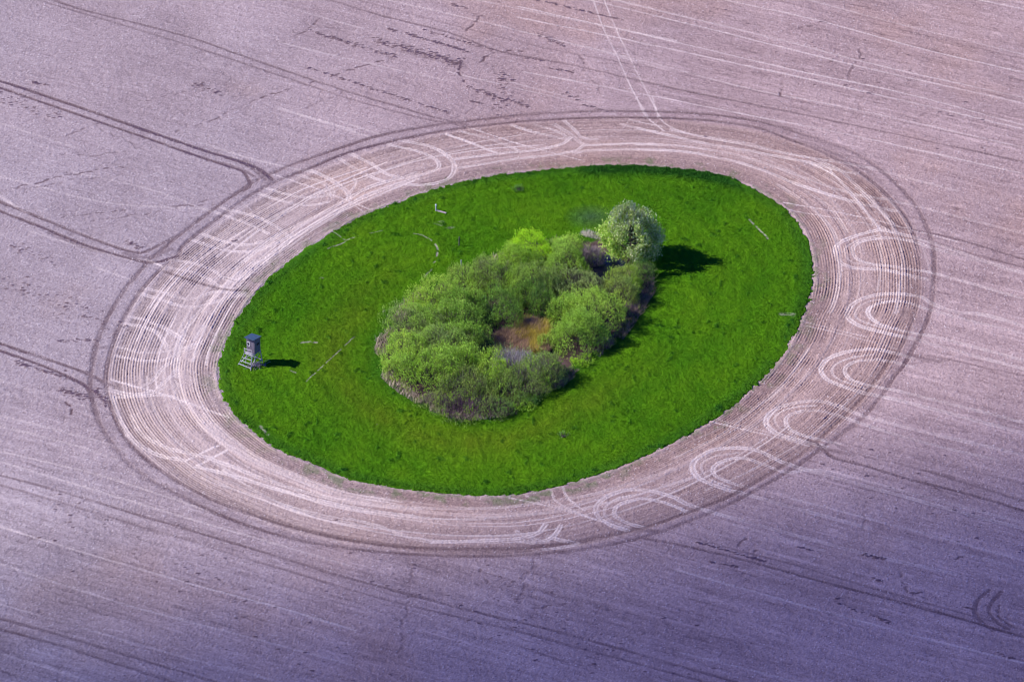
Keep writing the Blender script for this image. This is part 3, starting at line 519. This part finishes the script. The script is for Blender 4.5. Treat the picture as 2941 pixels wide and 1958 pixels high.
# pond
M_water,nt,ns,ln=newmat('water'); p=N(nt,'ShaderNodeBsdfPrincipled'); p.inputs['Base Color'].default_value=(.03,.03,.045,1); p.inputs['Specular IOR Level'].default_value=.3; p.inputs['Roughness'].default_value=.12
nz=N(nt,'ShaderNodeTexNoise'); nz.inputs['Scale'].default_value=6; b=N(nt,'ShaderNodeBump'); b.inputs['Strength'].default_value=.25; b.inputs['Distance'].default_value=.03
ln.new(nz.outputs[0],b.inputs['Height']); ln.new(b.outputs[0],p.inputs['Normal']); out=N(nt,'ShaderNodeOutputMaterial'); ln.new(p.outputs[0],out.inputs[0])
k=40; t=np.arange(k)*2*np.pi/k; rr=1+.12*np.sin(3*t)+.08*np.sin(5*t+1)
Vp=np.column_stack([POND[0]+3.0*rr*np.cos(t),POND[1]+4.6*rr*np.sin(t),np.full(k,-.22)])
me=bpy.data.meshes.new('water'); me.from_pydata([tuple(v) for v in Vp],[],[tuple(range(k))]); me.materials.append(M_water)
o=bpy.data.objects.new('water',me); COL.objects.link(o); tag(o,'small dark blue pond between bushes and the tree','pond',kind='structure')

# ------------------------------------------------------------------ shrubs
def leafset(P, A, l, w, c, cj=.25):
    """diamond leaves at P with axis A"""
    n=len(P); q=rng.normal(size=(n,3)); s=np.cross(A,q); s/=np.linalg.norm(s,axis=1,keepdims=True)+1e-9
    l=np.asarray(l)[:,None]; w=np.asarray(w)[:,None]
    Vq=np.stack([P-A*l*.5,P+s*w*.5,P+A*l*.5,P-s*w*.5],1).reshape(-1,3)
    cc=c*rng.uniform(1-cj,1+cj,(n,1))*(1+rng.normal(0,.05,(n,3))); return Vq, np.repeat(np.clip(cc,0,1),4,0)
def dome(n, r, ry, h, lob, inner=0.0):
    u=rng.random(n); ph=rng.uniform(0,2*np.pi,n); cz=u**.8*1.12-.12; sz=np.sqrt(np.clip(1-cz*cz,0,1))
    d=np.stack([np.cos(ph)*sz,np.sin(ph)*sz,cz],1)
    f=np.ones(n)
    for a,k in lob: f+=a*np.clip((d@k)-.55,0,1)*2.0
    off=lob[0][1][0]*9
    f+=.42*(vn(d[:,0]*3.2+off,d[:,1]*3.2+d[:,2]*2.1,77)-.5)+.22*(vn(d[:,0]*7+off,d[:,1]*7+d[:,2]*5,78)-.5)
    f*=rng.uniform(.80,1.04,n) if inner==0 else rng.uniform(inner,.85,n)
    P=d*f[:,None]*np.array([r,ry,h]); P[:,2]=np.maximum(P[:,2],.05); return P,d
def shrub(reg,cx,cy,hw,h,c1,c2,label,cat='shrub',dens=1.0,name='willow_shrub',group='willow bushes of the thicket',bare=0.0,up=1.0,leaf=1.0,ryf=.95,tw=(.16,.13,.11)):
    s=REG[reg][2]; hw=hw*1.14; h=h*.92; r=hw/(20*s); gx_,gy_=G(reg,cx,cy+h*.42*17.3*s)
    z=float(samp(TH,np.array([gx_]),np.array([gy_]))[0])-.05
    root=empty(name,(gx_,gy_,max(z,-.3)),rng.uniform(0,6.28))
    lob=[(rng.uniform(.0,.34),v/np.linalg.norm(v)) for v in [np.array([rng.normal(),rng.normal(),abs(rng.normal())*.8]) for _ in range(9)]]
    ry=r*ryf; area=2*np.pi*((r*ry+r*h+ry*h)/3)
    # stems
    mb=MB(); ns_=int(8+r*4)
    for k in range(ns_):
        a=rng.uniform(0,6.28); rad=rng.uniform(.2,.95); zz=h*rng.uniform(.55,.92)*math.sqrt(max(.1,1-rad*rad*.7))
        e=Vector((math.cos(a)*r*rad*.9,math.sin(a)*ry*rad*.9,zz)); b0=Vector((math.cos(a)*r*.12,math.sin(a)*ry*.12,0))
        m1=b0.lerp(e,.5)+Vector((rng.normal(0,.12),rng.normal(0,.12),.25)); mb.tube([b0,m1,e],[.06,.04,.015],5)
    st=mb.build('stems',M_bark,root)
    # twigs as thin triangles (bare part of the crown)
    nt_=int(area*(10+70*bare)*dens)
    P,d=dome(nt_,r,ry,h,lob,.55 if bare else .5); A=d*.6+np.array([0,0,.8*up])+rng.normal(0,.35,(nt_,3)); A/=np.linalg.norm(A,axis=1,keepdims=True)
    Vq,Cq=leafset(P+A*.3,A,rng.uniform(.5,1.3,nt_),np.full(nt_,.035 if bare<.5 else .04),np.array(tw),.4)
    tw_o=mesh_np('bare_crown',Vq,np.arange(len(Vq)).reshape(-1,4),M_twig,root,{'col':Cq})
    # leafy shoots
    nsh=int(area*40*dens*(1-bare)); P,d=dome(nsh,r,ry,h,lob)
    P2,d2=dome(int(nsh*.25),r,ry,h,lob,.35); P=np.vstack([P,P2]); d=np.vstack([d,d2]); nsh=len(P)
    # thinner where noise says so: gaps
    gsel=(vn(P[:,0]/.8+cx,P[:,1]/.8,5)*.5+vn(P[:,2]/.7+cy,P[:,0]/.7,6)*.5)>.40; P=P[gsel]; d=d[gsel]; nsh=len(P)
    A=d*.45+np.array([0,0,.95*up])+rng.normal(0,.22,(nsh,3)); A/=np.linalg.norm(A,axis=1,keepdims=True)
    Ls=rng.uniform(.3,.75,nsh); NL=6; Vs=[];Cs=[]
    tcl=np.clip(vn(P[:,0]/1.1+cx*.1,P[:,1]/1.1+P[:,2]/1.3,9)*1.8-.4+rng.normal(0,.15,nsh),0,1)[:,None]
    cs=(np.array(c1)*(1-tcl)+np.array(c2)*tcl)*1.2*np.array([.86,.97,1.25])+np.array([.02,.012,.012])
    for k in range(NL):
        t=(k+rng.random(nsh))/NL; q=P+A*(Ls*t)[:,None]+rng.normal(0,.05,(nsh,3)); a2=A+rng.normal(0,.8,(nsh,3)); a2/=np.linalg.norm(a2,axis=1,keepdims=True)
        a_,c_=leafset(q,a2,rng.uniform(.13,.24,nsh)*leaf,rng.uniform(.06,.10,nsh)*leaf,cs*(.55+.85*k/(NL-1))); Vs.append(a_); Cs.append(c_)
    Vq=np.vstack(Vs); Cq=np.vstack(Cs)
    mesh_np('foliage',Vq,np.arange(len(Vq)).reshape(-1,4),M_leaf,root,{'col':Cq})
    tag(root,label,cat,group); return root
rng=np.random.default_rng(21)
M_bark=plain('bark',(.07,.055,.045),(.16,.13,.11),6,stretch=(1,1,.3))
YG=(.30,.46,.02); YG2=(.44,.70,.01); MG=(.19,.33,.02); MG2=(.31,.46,.03); GG=(.28,.35,.07); GG2=(.38,.44,.10); DG=(.08,.18,.02); DG2=(.16,.31,.03); OL=(.24,.31,.05); OL2=(.31,.38,.04); LG=(.34,.49,.045); LG2=(.44,.58,.045)
SH=[
 (1060,400,130,3.2,YG2,YG2,'brightest yellow green bush at the far end of the thicket',0),
 (1275,395,105,2.9,LG,LG2,'mid green bush right of the bright yellow green one at the far edge',0),
 (1290,505,125,3.4,MG2,LG,'green bush beside the pond and the grey twiggy shrub',0),
 (970,495,135,3.4,MG2,YG,'yellowish green bush just in front of the brightest bush',0),
 (775,545,112,3.2,OL,MG2,'olive bush with brown bare twigs on the upper left edge',.35),
 (640,605,108,2.3,OL2,LG,'low olive green bush near the fence post on the upper left edge',.1),
 (440,735,150,3.6,MG2,LG2,'wide fresh green bush forming the left shoulder of the thicket',0),
 (650,745,125,3.8,MG,LG,'rounded green bush right of the left shoulder bush',0),
 (860,625,120,3.6,OL,MG2,'dull green bush in the middle of the thicket, behind the dark one',.1),
 (1060,640,140,3.8,OL,MG2,'broad olive green bush at the thicket centre',.08),
 (875,795,128,4.0,DG2,MG,'dark green bush left of the straw reed hollow',0),
 (1105,745,108,3.6,DG,MG,'dark shaded bush directly behind the reed hollow',0),
 (1385,625,150,3.4,GG,GG2,'grey green bush in front of the pond',.25),
 (1665,620,100,2.8,OL2,YG,'yellow olive bush at the foot of the silvery tree',0),
 (1650,690,100,2.9,OL,OL2,'small olive shrub on the right rim above the dry grass',.2),
 (1470,795,160,4.9,LG,LG2,'tall light green bush on the right side with upright shoots',0),
 (1265,800,88,3.2,MG2,LG,'narrow green bush at the upper right of the reed hollow',0),
 (1355,925,140,4.8,MG2,LG,'wide green bush right of the reed hollow beside the soil bank',0),
 (560,870,165,3.8,MG,LG,'large green bush in the left half, in front of the shoulder bushes',0),
 (330,890,150,3.6,GG,LG,'greyish green bush on the left rim of the thicket',.15),
 (270,1060,140,3.2,LG,LG2,'light green bush at the leftmost bulge of the thicket',.05),
 (480,1020,150,3.8,GG,LG,'soft grey green bush inside the lower left of the thicket',.1),
 (655,965,122,3.8,MG,LG,'mid green bush left of the reed hollow front',0),
 (640,1140,130,3.5,LG,YG,'light green bush left of the bare grey shrub',0),
 (420,1180,150,3.3,LG,YG,'yellow green bush near the lower left rim',.05),
 (230,1150,95,2.6,LG,LG2,'low yellow green bush at the lower left corner above dead grass',.05),
 (830,1195,110,3.2,YG,LG2,'small bright yellow green bush in front of the bare grey shrub',0),
 (690,1280,150,2.8,OL,OL2,'olive twiggy bush along the bottom rim',.25),
 (960,1265,150,2.8,OL,MG2,'dull green twiggy bush at the bottom right of the thicket',.25),
 (1165,1185,115,3.2,OL,MG2,'olive bush at the lower right rim beside the shadowed bank',.25),
 (1200,640,70,2.8,OL,DG2,'small dark bush in the cleft between centre and right bushes',.1),
 (1160,990,45,1.3,OL2,LG,'low green sprig at the right end of the reeds',.0)]
for cx,cy,hw,h,c1,c2,lab,bare in SH: shrub('Z1',cx,cy,hw,h,c1,c2,lab,bare=bare)
shrub('Z1',1005,1145,155,3.1,GG,GG2,'bare silver grey shrub with pale twigs in front of the reeds','shrub',bare=.88,name='bare_shrub',group=None,tw=(.44,.40,.39),dens=1.2)
shrub('Z1',1440,430,75,2.6,GG,OL,'leafless purplish grey shrub leaning over the pond','shrub',bare=.85,name='bare_shrub',group=None,tw=(.42,.34,.34),dens=1.5)
shrub('Z5',1070,1060,110,2.4,DG2,OL,'dark green bush under the right side of the silvery tree','shrub',name='understorey_shrub',group=None,bare=.15)
shrub('Z1',620,1395,175,1.3,OL,YG,'low bramble with purple stems at the bottom tip of the thicket','bramble',bare=.55,name='bramble',group='brambles on the bottom rim',tw=(.17,.10,.14))
shrub('Z1',840,1420,110,1.2,OL,DG2,'low dark bramble right of the purple stemmed bramble','bramble',bare=.6,name='bramble',group='brambles on the bottom rim',tw=(.11,.075,.08))
shrub('Z1',450,1370,80,.9,OL,OL2,'low bramble clump mixed with dead grass on the lower left rim','bramble',bare=.5,name='bramble',group='brambles on the bottom rim',tw=(.25,.2,.17))
shrub('Z1',1010,1375,90,.7,DG2,YG,'low green weeds between bramble and shadowed bank','weeds',name='weed_clump',group='weed clumps along the shadow side')
shrub('Z1',1390,1120,55,.6,YG,YG2,'bright green weeds at the notch of the soil bank','weeds',name='weed_clump',group='weed clumps along the shadow side')
shrub('Z1',1200,1260,60,.9,OL,OL2,'dry purplish weeds below the lower right bush','weeds',bare=.6,name='weed_clump',group='weed clumps along the shadow side',tw=(.28,.2,.2))
shrub('Z1',1700,790,55,.8,OL,OL2,'dry brown weeds on the right rim below the olive shrub','weeds',bare=.7,name='weed_clump',group='weed clumps along the shadow side',tw=(.3,.22,.2))
shrub('Z1',1540,1000,50,.7,OL,OL2,'straw coloured weeds on the soil bank in front of the right bush','weeds',bare=.7,name='weed_clump',group='weed clumps along the shadow side',tw=(.27,.2,.2))
shrub('D',1192,437,9,.35,DG,DG2,'dark nettle clump alone in the upper meadow','weeds',name='weed_clump',group='lone clumps in the meadow')
shrub('D',1295,1005,10,.25,DG2,MG,'small dark clump in the lower meadow below the thicket','weeds',name='weed_clump',group='lone clumps in the meadow')
print('shrubs ok')

# ------------------------------------------------------------------ the tree
tg=G('Z5',930,900); tree=empty('silver_tree',(tg[0],tg[1],.0))
mb=MB(); mb.tube([(0,0,-.2),(.08,0,1.2),(-.1,.1,2.6),(.05,0,4.6),(.1,.1,7.2)],[.26,.21,.17,.11,.04],8)
limbs=[]
for k in range(26):
    a=k*2.4+rng.normal(0,.3); z0=.9+5.0*k/26; ln_=(3.9-abs(z0-2.8)*.45)*rng.uniform(.75,1.05); el=.35+.09*z0
    e=np.array([math.cos(a)*ln_,math.sin(a)*ln_,z0+ln_*el]); m1=np.array([math.cos(a)*ln_*.5,math.sin(a)*ln_*.5,z0+ln_*el*.35])
    mb.tube([(0,0,z0),tuple(m1),tuple(e)],[.09,.055,.015],5); limbs.append((np.array([0,0,z0]),m1,e))
mb.build('trunk',M_bark,tree)
cen=np.array([0,0,4.25]); rad=np.array([4.75,4.4,4.6])
Vs=[];Cs=[]
clus=[]
while len(clus)<155:
    d=rng.normal(size=3); d/=np.linalg.norm(d); f=rng.uniform(.45,1.0)**.6
    if d[2]<-.85: continue
    tap=1-.32*max(0,d[2]); q=cen+d*rad*f*np.array([tap,tap,1])*(1+.08*math.sin(3*math.atan2(d[1],d[0])+1)*(1-abs(d[2]))+.10*math.sin(5*d[2]+4*d[0]))
    if q[2]<.5: continue
    clus.append((q,d))
for q,d in clus:
    n=int(rng.uniform(70,200)); sp=rng.uniform(.24,.62); g_=rng.normal(size=(n,3))*sp*np.array([.8,.8,1.0])
    P=q+g_; A=d*.5+np.array([0,0,.7])+rng.normal(0,.6,(n,3)); A/=np.linalg.norm(A,axis=1,keepdims=True)
    t=rng.random((n,1))**1.6; tt=rng.uniform(.8,1.15)
    c=(np.array([.30,.46,.05])*(1-t)+np.array([.92,.98,.58])*t)*tt
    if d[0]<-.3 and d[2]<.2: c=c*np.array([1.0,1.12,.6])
    a_,c_=leafset(P,A,rng.uniform(.20,.38,n),rng.uniform(.14,.26,n),c,.35); Vs.append(a_); Cs.append(c_)
# upright leaders on top
for k in range(60):
    a=rng.uniform(0,6.28); rr=rng.uniform(0,3.6); zt=cen[2]+rad[2]*math.sqrt(max(0,1-(rr/4.4)**2)); n=26; L_=rng.uniform(.5,1.3)
    t=rng.random(n); P=np.stack([math.cos(a)*rr+rng.normal(0,.07,n),math.sin(a)*rr+rng.normal(0,.07,n),zt-.5+t*L_],1)
    A=np.array([0,0,1.])+rng.normal(0,.45,(n,3)); A/=np.linalg.norm(A,axis=1,keepdims=True)
    a_,c_=leafset(P,A,rng.uniform(.15,.26,n),rng.uniform(.08,.14,n),np.array([.30,.38,.24]),.3); Vs.append(a_); Cs.append(c_)
Vq=np.vstack(Vs); Cq=np.vstack(Cs)
mesh_np('crown',Vq,np.arange(len(Vq)).reshape(-1,4),M_leaf,tree,{'col':Cq})
tag(tree,'round silvery green tree at the upper right end of the thicket','tree')

# ------------------------------------------------------------------ raised hide
M_pl=plain('weathered_boards',(.12,.10,.14),(.24,.205,.26),5,stretch=(6,6,.5),bump=.4)
M_rl=plain('pale_poles',(.42,.40,.42),(.62,.60,.62),6,stretch=(2,2,2))
M_gp=plain('grey_poles',(.26,.25,.29),(.42,.41,.45),6)
M_rf=plain('roof_felt',(.035,.075,.13),(.06,.11,.17),4,rough=.75)
M_dk=plain('dark_gap',(.02,.02,.025),(.03,.03,.04),4)
M_wh=plain('white_paint',(.62,.62,.64),(.74,.74,.76),6)
M_gl,nt,ns,ln=newmat('window_glass'); p=N(nt,'ShaderNodeBsdfPrincipled'); p.inputs['Base Color'].default_value=(.03,.03,.06,1); p.inputs['Roughness'].default_value=.1; out=N(nt,'ShaderNodeOutputMaterial'); ln.new(p.outputs[0],out.inputs[0])
ng=G('Z2',730,1035); ex=np.array([.85,-.527]); nf=np.array([-.527,-.85])
c0=ng-ex*.7-nf*.7
hide=empty('hunting_hide',(c0[0],c0[1],.08),math.atan2(-.527,.85))
tag(hide,'weathered wooden raised hide with blue grey roof and ladder on the left meadow','hunting hide')
Z0,Z1_=1.95,4.12
w=MB()
for i in range(7):  # boarded walls, slightly uneven boards
    a=-.7+i*.2; b=a+.193
    for sgn in (-1,1):
        o_=rng.uniform(0,.008)
        w.box(a,sgn*.7-.02-o_*(sgn<0),Z0,b,sgn*.7+.02+o_*(sgn>0),Z1_+(.17 if sgn<0 else -.05))
        w.box(sgn*.7-.018-o_,a+.022,Z0,sgn*.7+.018+o_,b-.01,Z1_-.02+.1*(-a))
wall=w.build('walls',M_pl,hide)
f=MB(); f.box(-.74,-.74,Z0-.08,.74,.74,Z0-.003); f.build('floor',M_gp,hide)
r=MB(); 
rv=[(-.85,-1.15,4.40),(.85,-1.15,4.40),(.85,.85,4.12),(-.85,.85,4.12)]
r.add([Vector(p) for p in rv]+[Vector(p)+Vector((0,0,.05)) for p in rv],[(3,2,1,0),(4,5,6,7),(0,1,5,4),(1,2,6,5),(2,3,7,6),(3,0,4,7)])
roof=r.build('roof',M_rf,hide)
for x in (-.6,.6): q=MB(); q.beam((x,-.68,4.22),(x,-1.1,4.36),.06); q.build('rafter',M_gp,hide)
d_=MB()
for i in range(3): d_.box(.0+i*.2,-.752,Z0+.05,.195+i*.2,-.724,Z0+1.85)
d_.box(.0,-.775,Z0+.95,.595,-.754,Z0+1.03); door=d_.build('door',M_pl,hide)
h_=MB(); h_.box(.04,-.80,Z0+1.0,.09,-.756,Z0+1.18); h_.build('handle',M_dk,door)
wf=MB()
for x in (-.60,-.17): wf.box(x,-.765,Z0+1.05,x+.06,-.723,Z0+1.72)
for z in (Z0+1.05,Z0+1.60): wf.box(-.539,-.763,z,-.171,-.725,z+.09)
win=wf.build('window',M_wh,hide)
gp=MB(); gp.box(-.538,-.74,Z0+1.141,-.172,-.722,Z0+1.599); gp.build('pane',M_gl,win)
sw=MB(); sw.box(.718,-.25,Z0+1.15,.74,.4,Z0+1.5); so=sw.build('window',M_dk,hide); 
FLf=(-1.55,-1.75,0);FLt=(-.75,-1.25,1.9);FLh=(-.72,-1.2,2.78);FRf=(.85,-2.0,0);FRt=(.5,-1.2,1.9);FRh=(.48,-1.15,2.7)
for pts in ((FLf,FLt,FLh),(FRf,FRt,FRh),((-1.15,.75,0),(-.68,.68,1.93)),((1.1,.55,0),(.68,.68,1.93))):
    l=MB(); l.tube(pts,[.065]*len(pts),7); l.build('leg',M_gp,hide)
for x in (-.66,.66):
    l=MB(); l.tube([(x,-.68,Z0-.04),(x*1.25,-.95,0)],[.06,.06],7); l.build('leg',M_gp,hide)
def lerp(a,b,t): return tuple(a[i]+(b[i]-a[i])*t for i in range(3))
for z in (.25,.78,1.3):
    t=z/1.9; a=lerp(FLf,FLt,t); b=lerp(FRf,FRt,t); l=MB(); l.beam((a[0],a[1]-.07,a[2]),(b[0],b[1]-.07,b[2]),.07,.11 if z<.5 else .08); l.build('rung',M_rl,hide)
for z in (2.28,2.7):
    l=MB(); l.beam((-.80,-1.27,z),(.55,-1.22,z),.05,.09); l.build('railing',M_rl,hide)
pf=MB()
for i in range(4): pf.box(-.8,-1.26+i*.14,1.86,.56,-1.14+i*.14,1.90)
pf.build('platform',M_rl,hide)
for a,b in (((.85,-2.0,.55),(1.1,.55,.55)),((.62,-1.6,.35),(.70,.62,1.75)),((1.0,.5,.35),(.66,-.8,1.8)),((-1.1,.7,.5),(1.1,.6,.5)),((-1.05,.72,.6),(.62,.68,1.75)),((-1.35,-1.6,.5),(-1.12,.7,.5)),((-1.2,-1.45,.4),(-.7,.6,1.7)),((.7,-1.75,1.0),(.55,-.8,1.85))):
    l=MB(); l.tube([a,b],[.045,.045],6); l.build('brace',M_gp if a[0]>0 else M_rl,hide)
# brushwood heaped beneath the hide
bp=empty('branch_pile',(c0[0]+.25,c0[1]-1.0,.08)); M_br=plain('dead_branches',(.24,.19,.18),(.50,.44,.42),3)
for k in range(98):
    a=rng.uniform(0,6.28); rr=rng.uniform(0,1.75)*math.sqrt(rng.random()); x=math.cos(a)*rr*1.2; y=math.sin(a)*rr*1.1; b=rng.uniform(0,6.28); L_=rng.uniform(.35,1.0); z=rng.uniform(.02,.32)*(1.3-rr/1.9)
    mb=MB(); mb.tube([(x,y,z),(x+math.cos(b)*L_*.5,y+math.sin(b)*L_*.5,z+rng.uniform(0,.18)),(x+math.cos(b)*L_,y+math.sin(b)*L_,max(.02,z+rng.uniform(-.2,.15)))],[.038,.028,.012],4); mb.build('branch',M_br,bp)
tag(bp,'tangle of dead grey branches heaped under the wooden hide','branch pile')
# ------------------------------------------------------------------ posts
def post(reg,x,y,h,r0,mat,name,label,cap=None,group=None,tilt=(0,0),z=.05,label_cap=None):
    g_=G(reg,x,y); e=empty(name,(g_[0],g_[1],z)); p_=MB(); p_.tube([(0,0,-.1),(tilt[0]*.5,tilt[1]*.5,h*.5),(tilt[0],tilt[1],h)],[r0*1.05,r0,r0*.95],8)
    p_.build('post',mat,e)
    if cap:
        c_=MB(); c_.tube([(tilt[0],tilt[1],h-.14),(tilt[0],tilt[1],h+.03),(tilt[0],tilt[1],h+.06)],[r0*1.5,r0*1.5,r0*1.1],10); c_.build('cap',cap,e)
    tag(e,label,'post',group); return e
M_pd=plain('dark_post',(.10,.07,.08),(.17,.12,.13),8); M_pc=plain('concrete',(.45,.43,.43),(.6,.58,.58),8); M_sl=plain('slab',(.40,.30,.29),(.52,.42,.40),5)
post('Z3',533,352,1.1,.10,M_pc,'marker_post','pale post with bright white cap in the upper left meadow',cap=M_wh)
post('Z3',880,868,1.5,.075,M_pd,'fence_post','dark slender post alone between white marker and thicket',tilt=(.03,0))
e=post('Z3',912,1215,1.45,.085,M_pc,'fence_post','grey post half hidden behind the upper left rim of the thicket')
sl=MB(); a=G('Z3',548,350); b=G('Z3',685,390); dd_=(b-a)/np.linalg.norm(b-a); nn=np.array([-dd_[1],dd_[0]])*.16
for (t0,t1) in ((0,.48),(.5,1)):
    P0=a+(b-a)*t0; P1=a+(b-a)*t1; v=[(P0-nn),(P1-nn),(P1+nn),(P0+nn)]
    sl.add([Vector((p[0],p[1],.06)) for p in v]+[Vector((p[0],p[1],.20)) for p in v],[(3,2,1,0),(4,5,6,7),(0,1,5,4),(1,2,6,5),(2,3,7,6),(3,0,4,7)])
o=sl.build('ground_slab',M_sl); tag(o,'narrow pinkish slab lying at the foot of the white capped post','slab')

# ------------------------------------------------------------------ light
SUN_EL=37; SD=np.array([math.cos(R(SUN_EL)),-.035,-math.sin(R(SUN_EL))]); SD/=np.linalg.norm(SD)
su=bpy.data.lights.new('sun','SUN'); su.energy=5.0; su.angle=R(.55); su.color=(1,.94,.85)
so=bpy.data.objects.new('sun',su); COL.objects.link(so); so.rotation_euler=Vector(SD).to_track_quat('-Z','Y').to_euler(); so.location=(-300,0,300)
wd=bpy.data.worlds.new('World'); sc.world=wd; wd.use_nodes=True; nt=wd.node_tree; bg=nt.nodes['Background']
sk=nt.nodes.new('ShaderNodeTexSky'); sk.sky_type='NISHITA'; sk.sun_disc=False; sk.sun_elevation=R(SUN_EL); sk.sun_rotation=R(270); sk.air_density=1.3; sk.dust_density=.3; sk.ozone_density=7.0
hs=nt.nodes.new('ShaderNodeHueSaturation'); hs.inputs['Saturation'].default_value=1.5; hs.inputs['Hue'].default_value=.54
nt.links.new(sk.outputs[0],hs.inputs['Color']); nt.links.new(hs.outputs[0],bg.inputs[0]); bg.inputs[1].default_value=.125
# unseen cloud added high to the left; its soft edge darkens the near field
CH=900
def added_cloud():
    M_c,nt,ns,ln=newmat('added_vapour'); vol=N(nt,'ShaderNodeVolumePrincipled'); vol.inputs['Color'].default_value=(1,1,1,1); vol.inputs['Density'].default_value=.03; vol.inputs['Anisotropy'].default_value=.4
    out=N(nt,'ShaderNodeOutputMaterial'); ln.new(vol.outputs[0],out.inputs['Volume'])
    off=np.array([-CH*SD[0]/-SD[2]*1.0, -CH*SD[1]/-SD[2]*1.0])
    gx_=np.linspace(-330,330,111); gy_=np.linspace(-420,60,121); X,Y=np.meshgrid(gx_,gy_)
    # thickness by the ground point it shades: none over the meadow, growing towards the camera
    edge=-32+.3*(X+0)+ (fbm(X/70,Y/70,201,3)-.5)*24
    s=np.clip((edge-Y)/60,0,1); T=26*s*s*(3-2*s)*1.0+ (edge-Y).clip(0,200)*.06
    T*=ss(330,230,np.abs(X))*ss(-420,-330,Y); T*=(.85+.3*fbm(X/40,Y/40,205,3)); T=np.maximum(T,0)
    ins=T>.02
    n=X.size; top=np.stack([X+off[0],Y+off[1],CH+T*.5],-1).reshape(-1,3); bot=np.stack([X+off[0],Y+off[1],CH-T*.5-.001],-1).reshape(-1,3)
    i=np.arange(n).reshape(X.shape); q=np.stack([i[:-1,:-1],i[:-1,1:],i[1:,1:],i[1:,:-1]],-1).reshape(-1,4)
    Fq=np.vstack([q,q[:,::-1]+n]); b=np.concatenate([i[0,:],i[1:,-1],i[-1,:-1][::-1],i[1:-1,0][::-1]]); b2=np.roll(b,-1)
    Fq=np.vstack([Fq,np.stack([b,b2,b2+n,b+n],1)[:,::-1]])
    o=mesh_np('added_cloud',np.vstack([top,bot]),Fq,M_c); tag(o,'unseen vapour bank added high to the left to shade the near field','added_cloud',kind='structure')
added_cloud()
# ------------------------------------------------------------------ camera
cd=bpy.data.cameras.new('camera'); cam=bpy.data.objects.new('camera',cd); COL.objects.link(cam); sc.camera=cam
cd.lens=200; cd.sensor_width=36; cd.clip_start=1; cd.clip_end=20000
cam.location=tuple(CAM); cam.rotation_euler=(R(60),0,0)
sc.view_settings.view_transform='Standard'; sc.view_settings.look='None'; sc.view_settings.exposure=.3; sc.view_settings.gamma=1
sc.cycles.filter_width=1.0; sc.cycles.volume_bounces=0; sc.cycles.max_bounces=6; sc.cycles.diffuse_bounces=3; sc.cycles.transmission_bounces=4
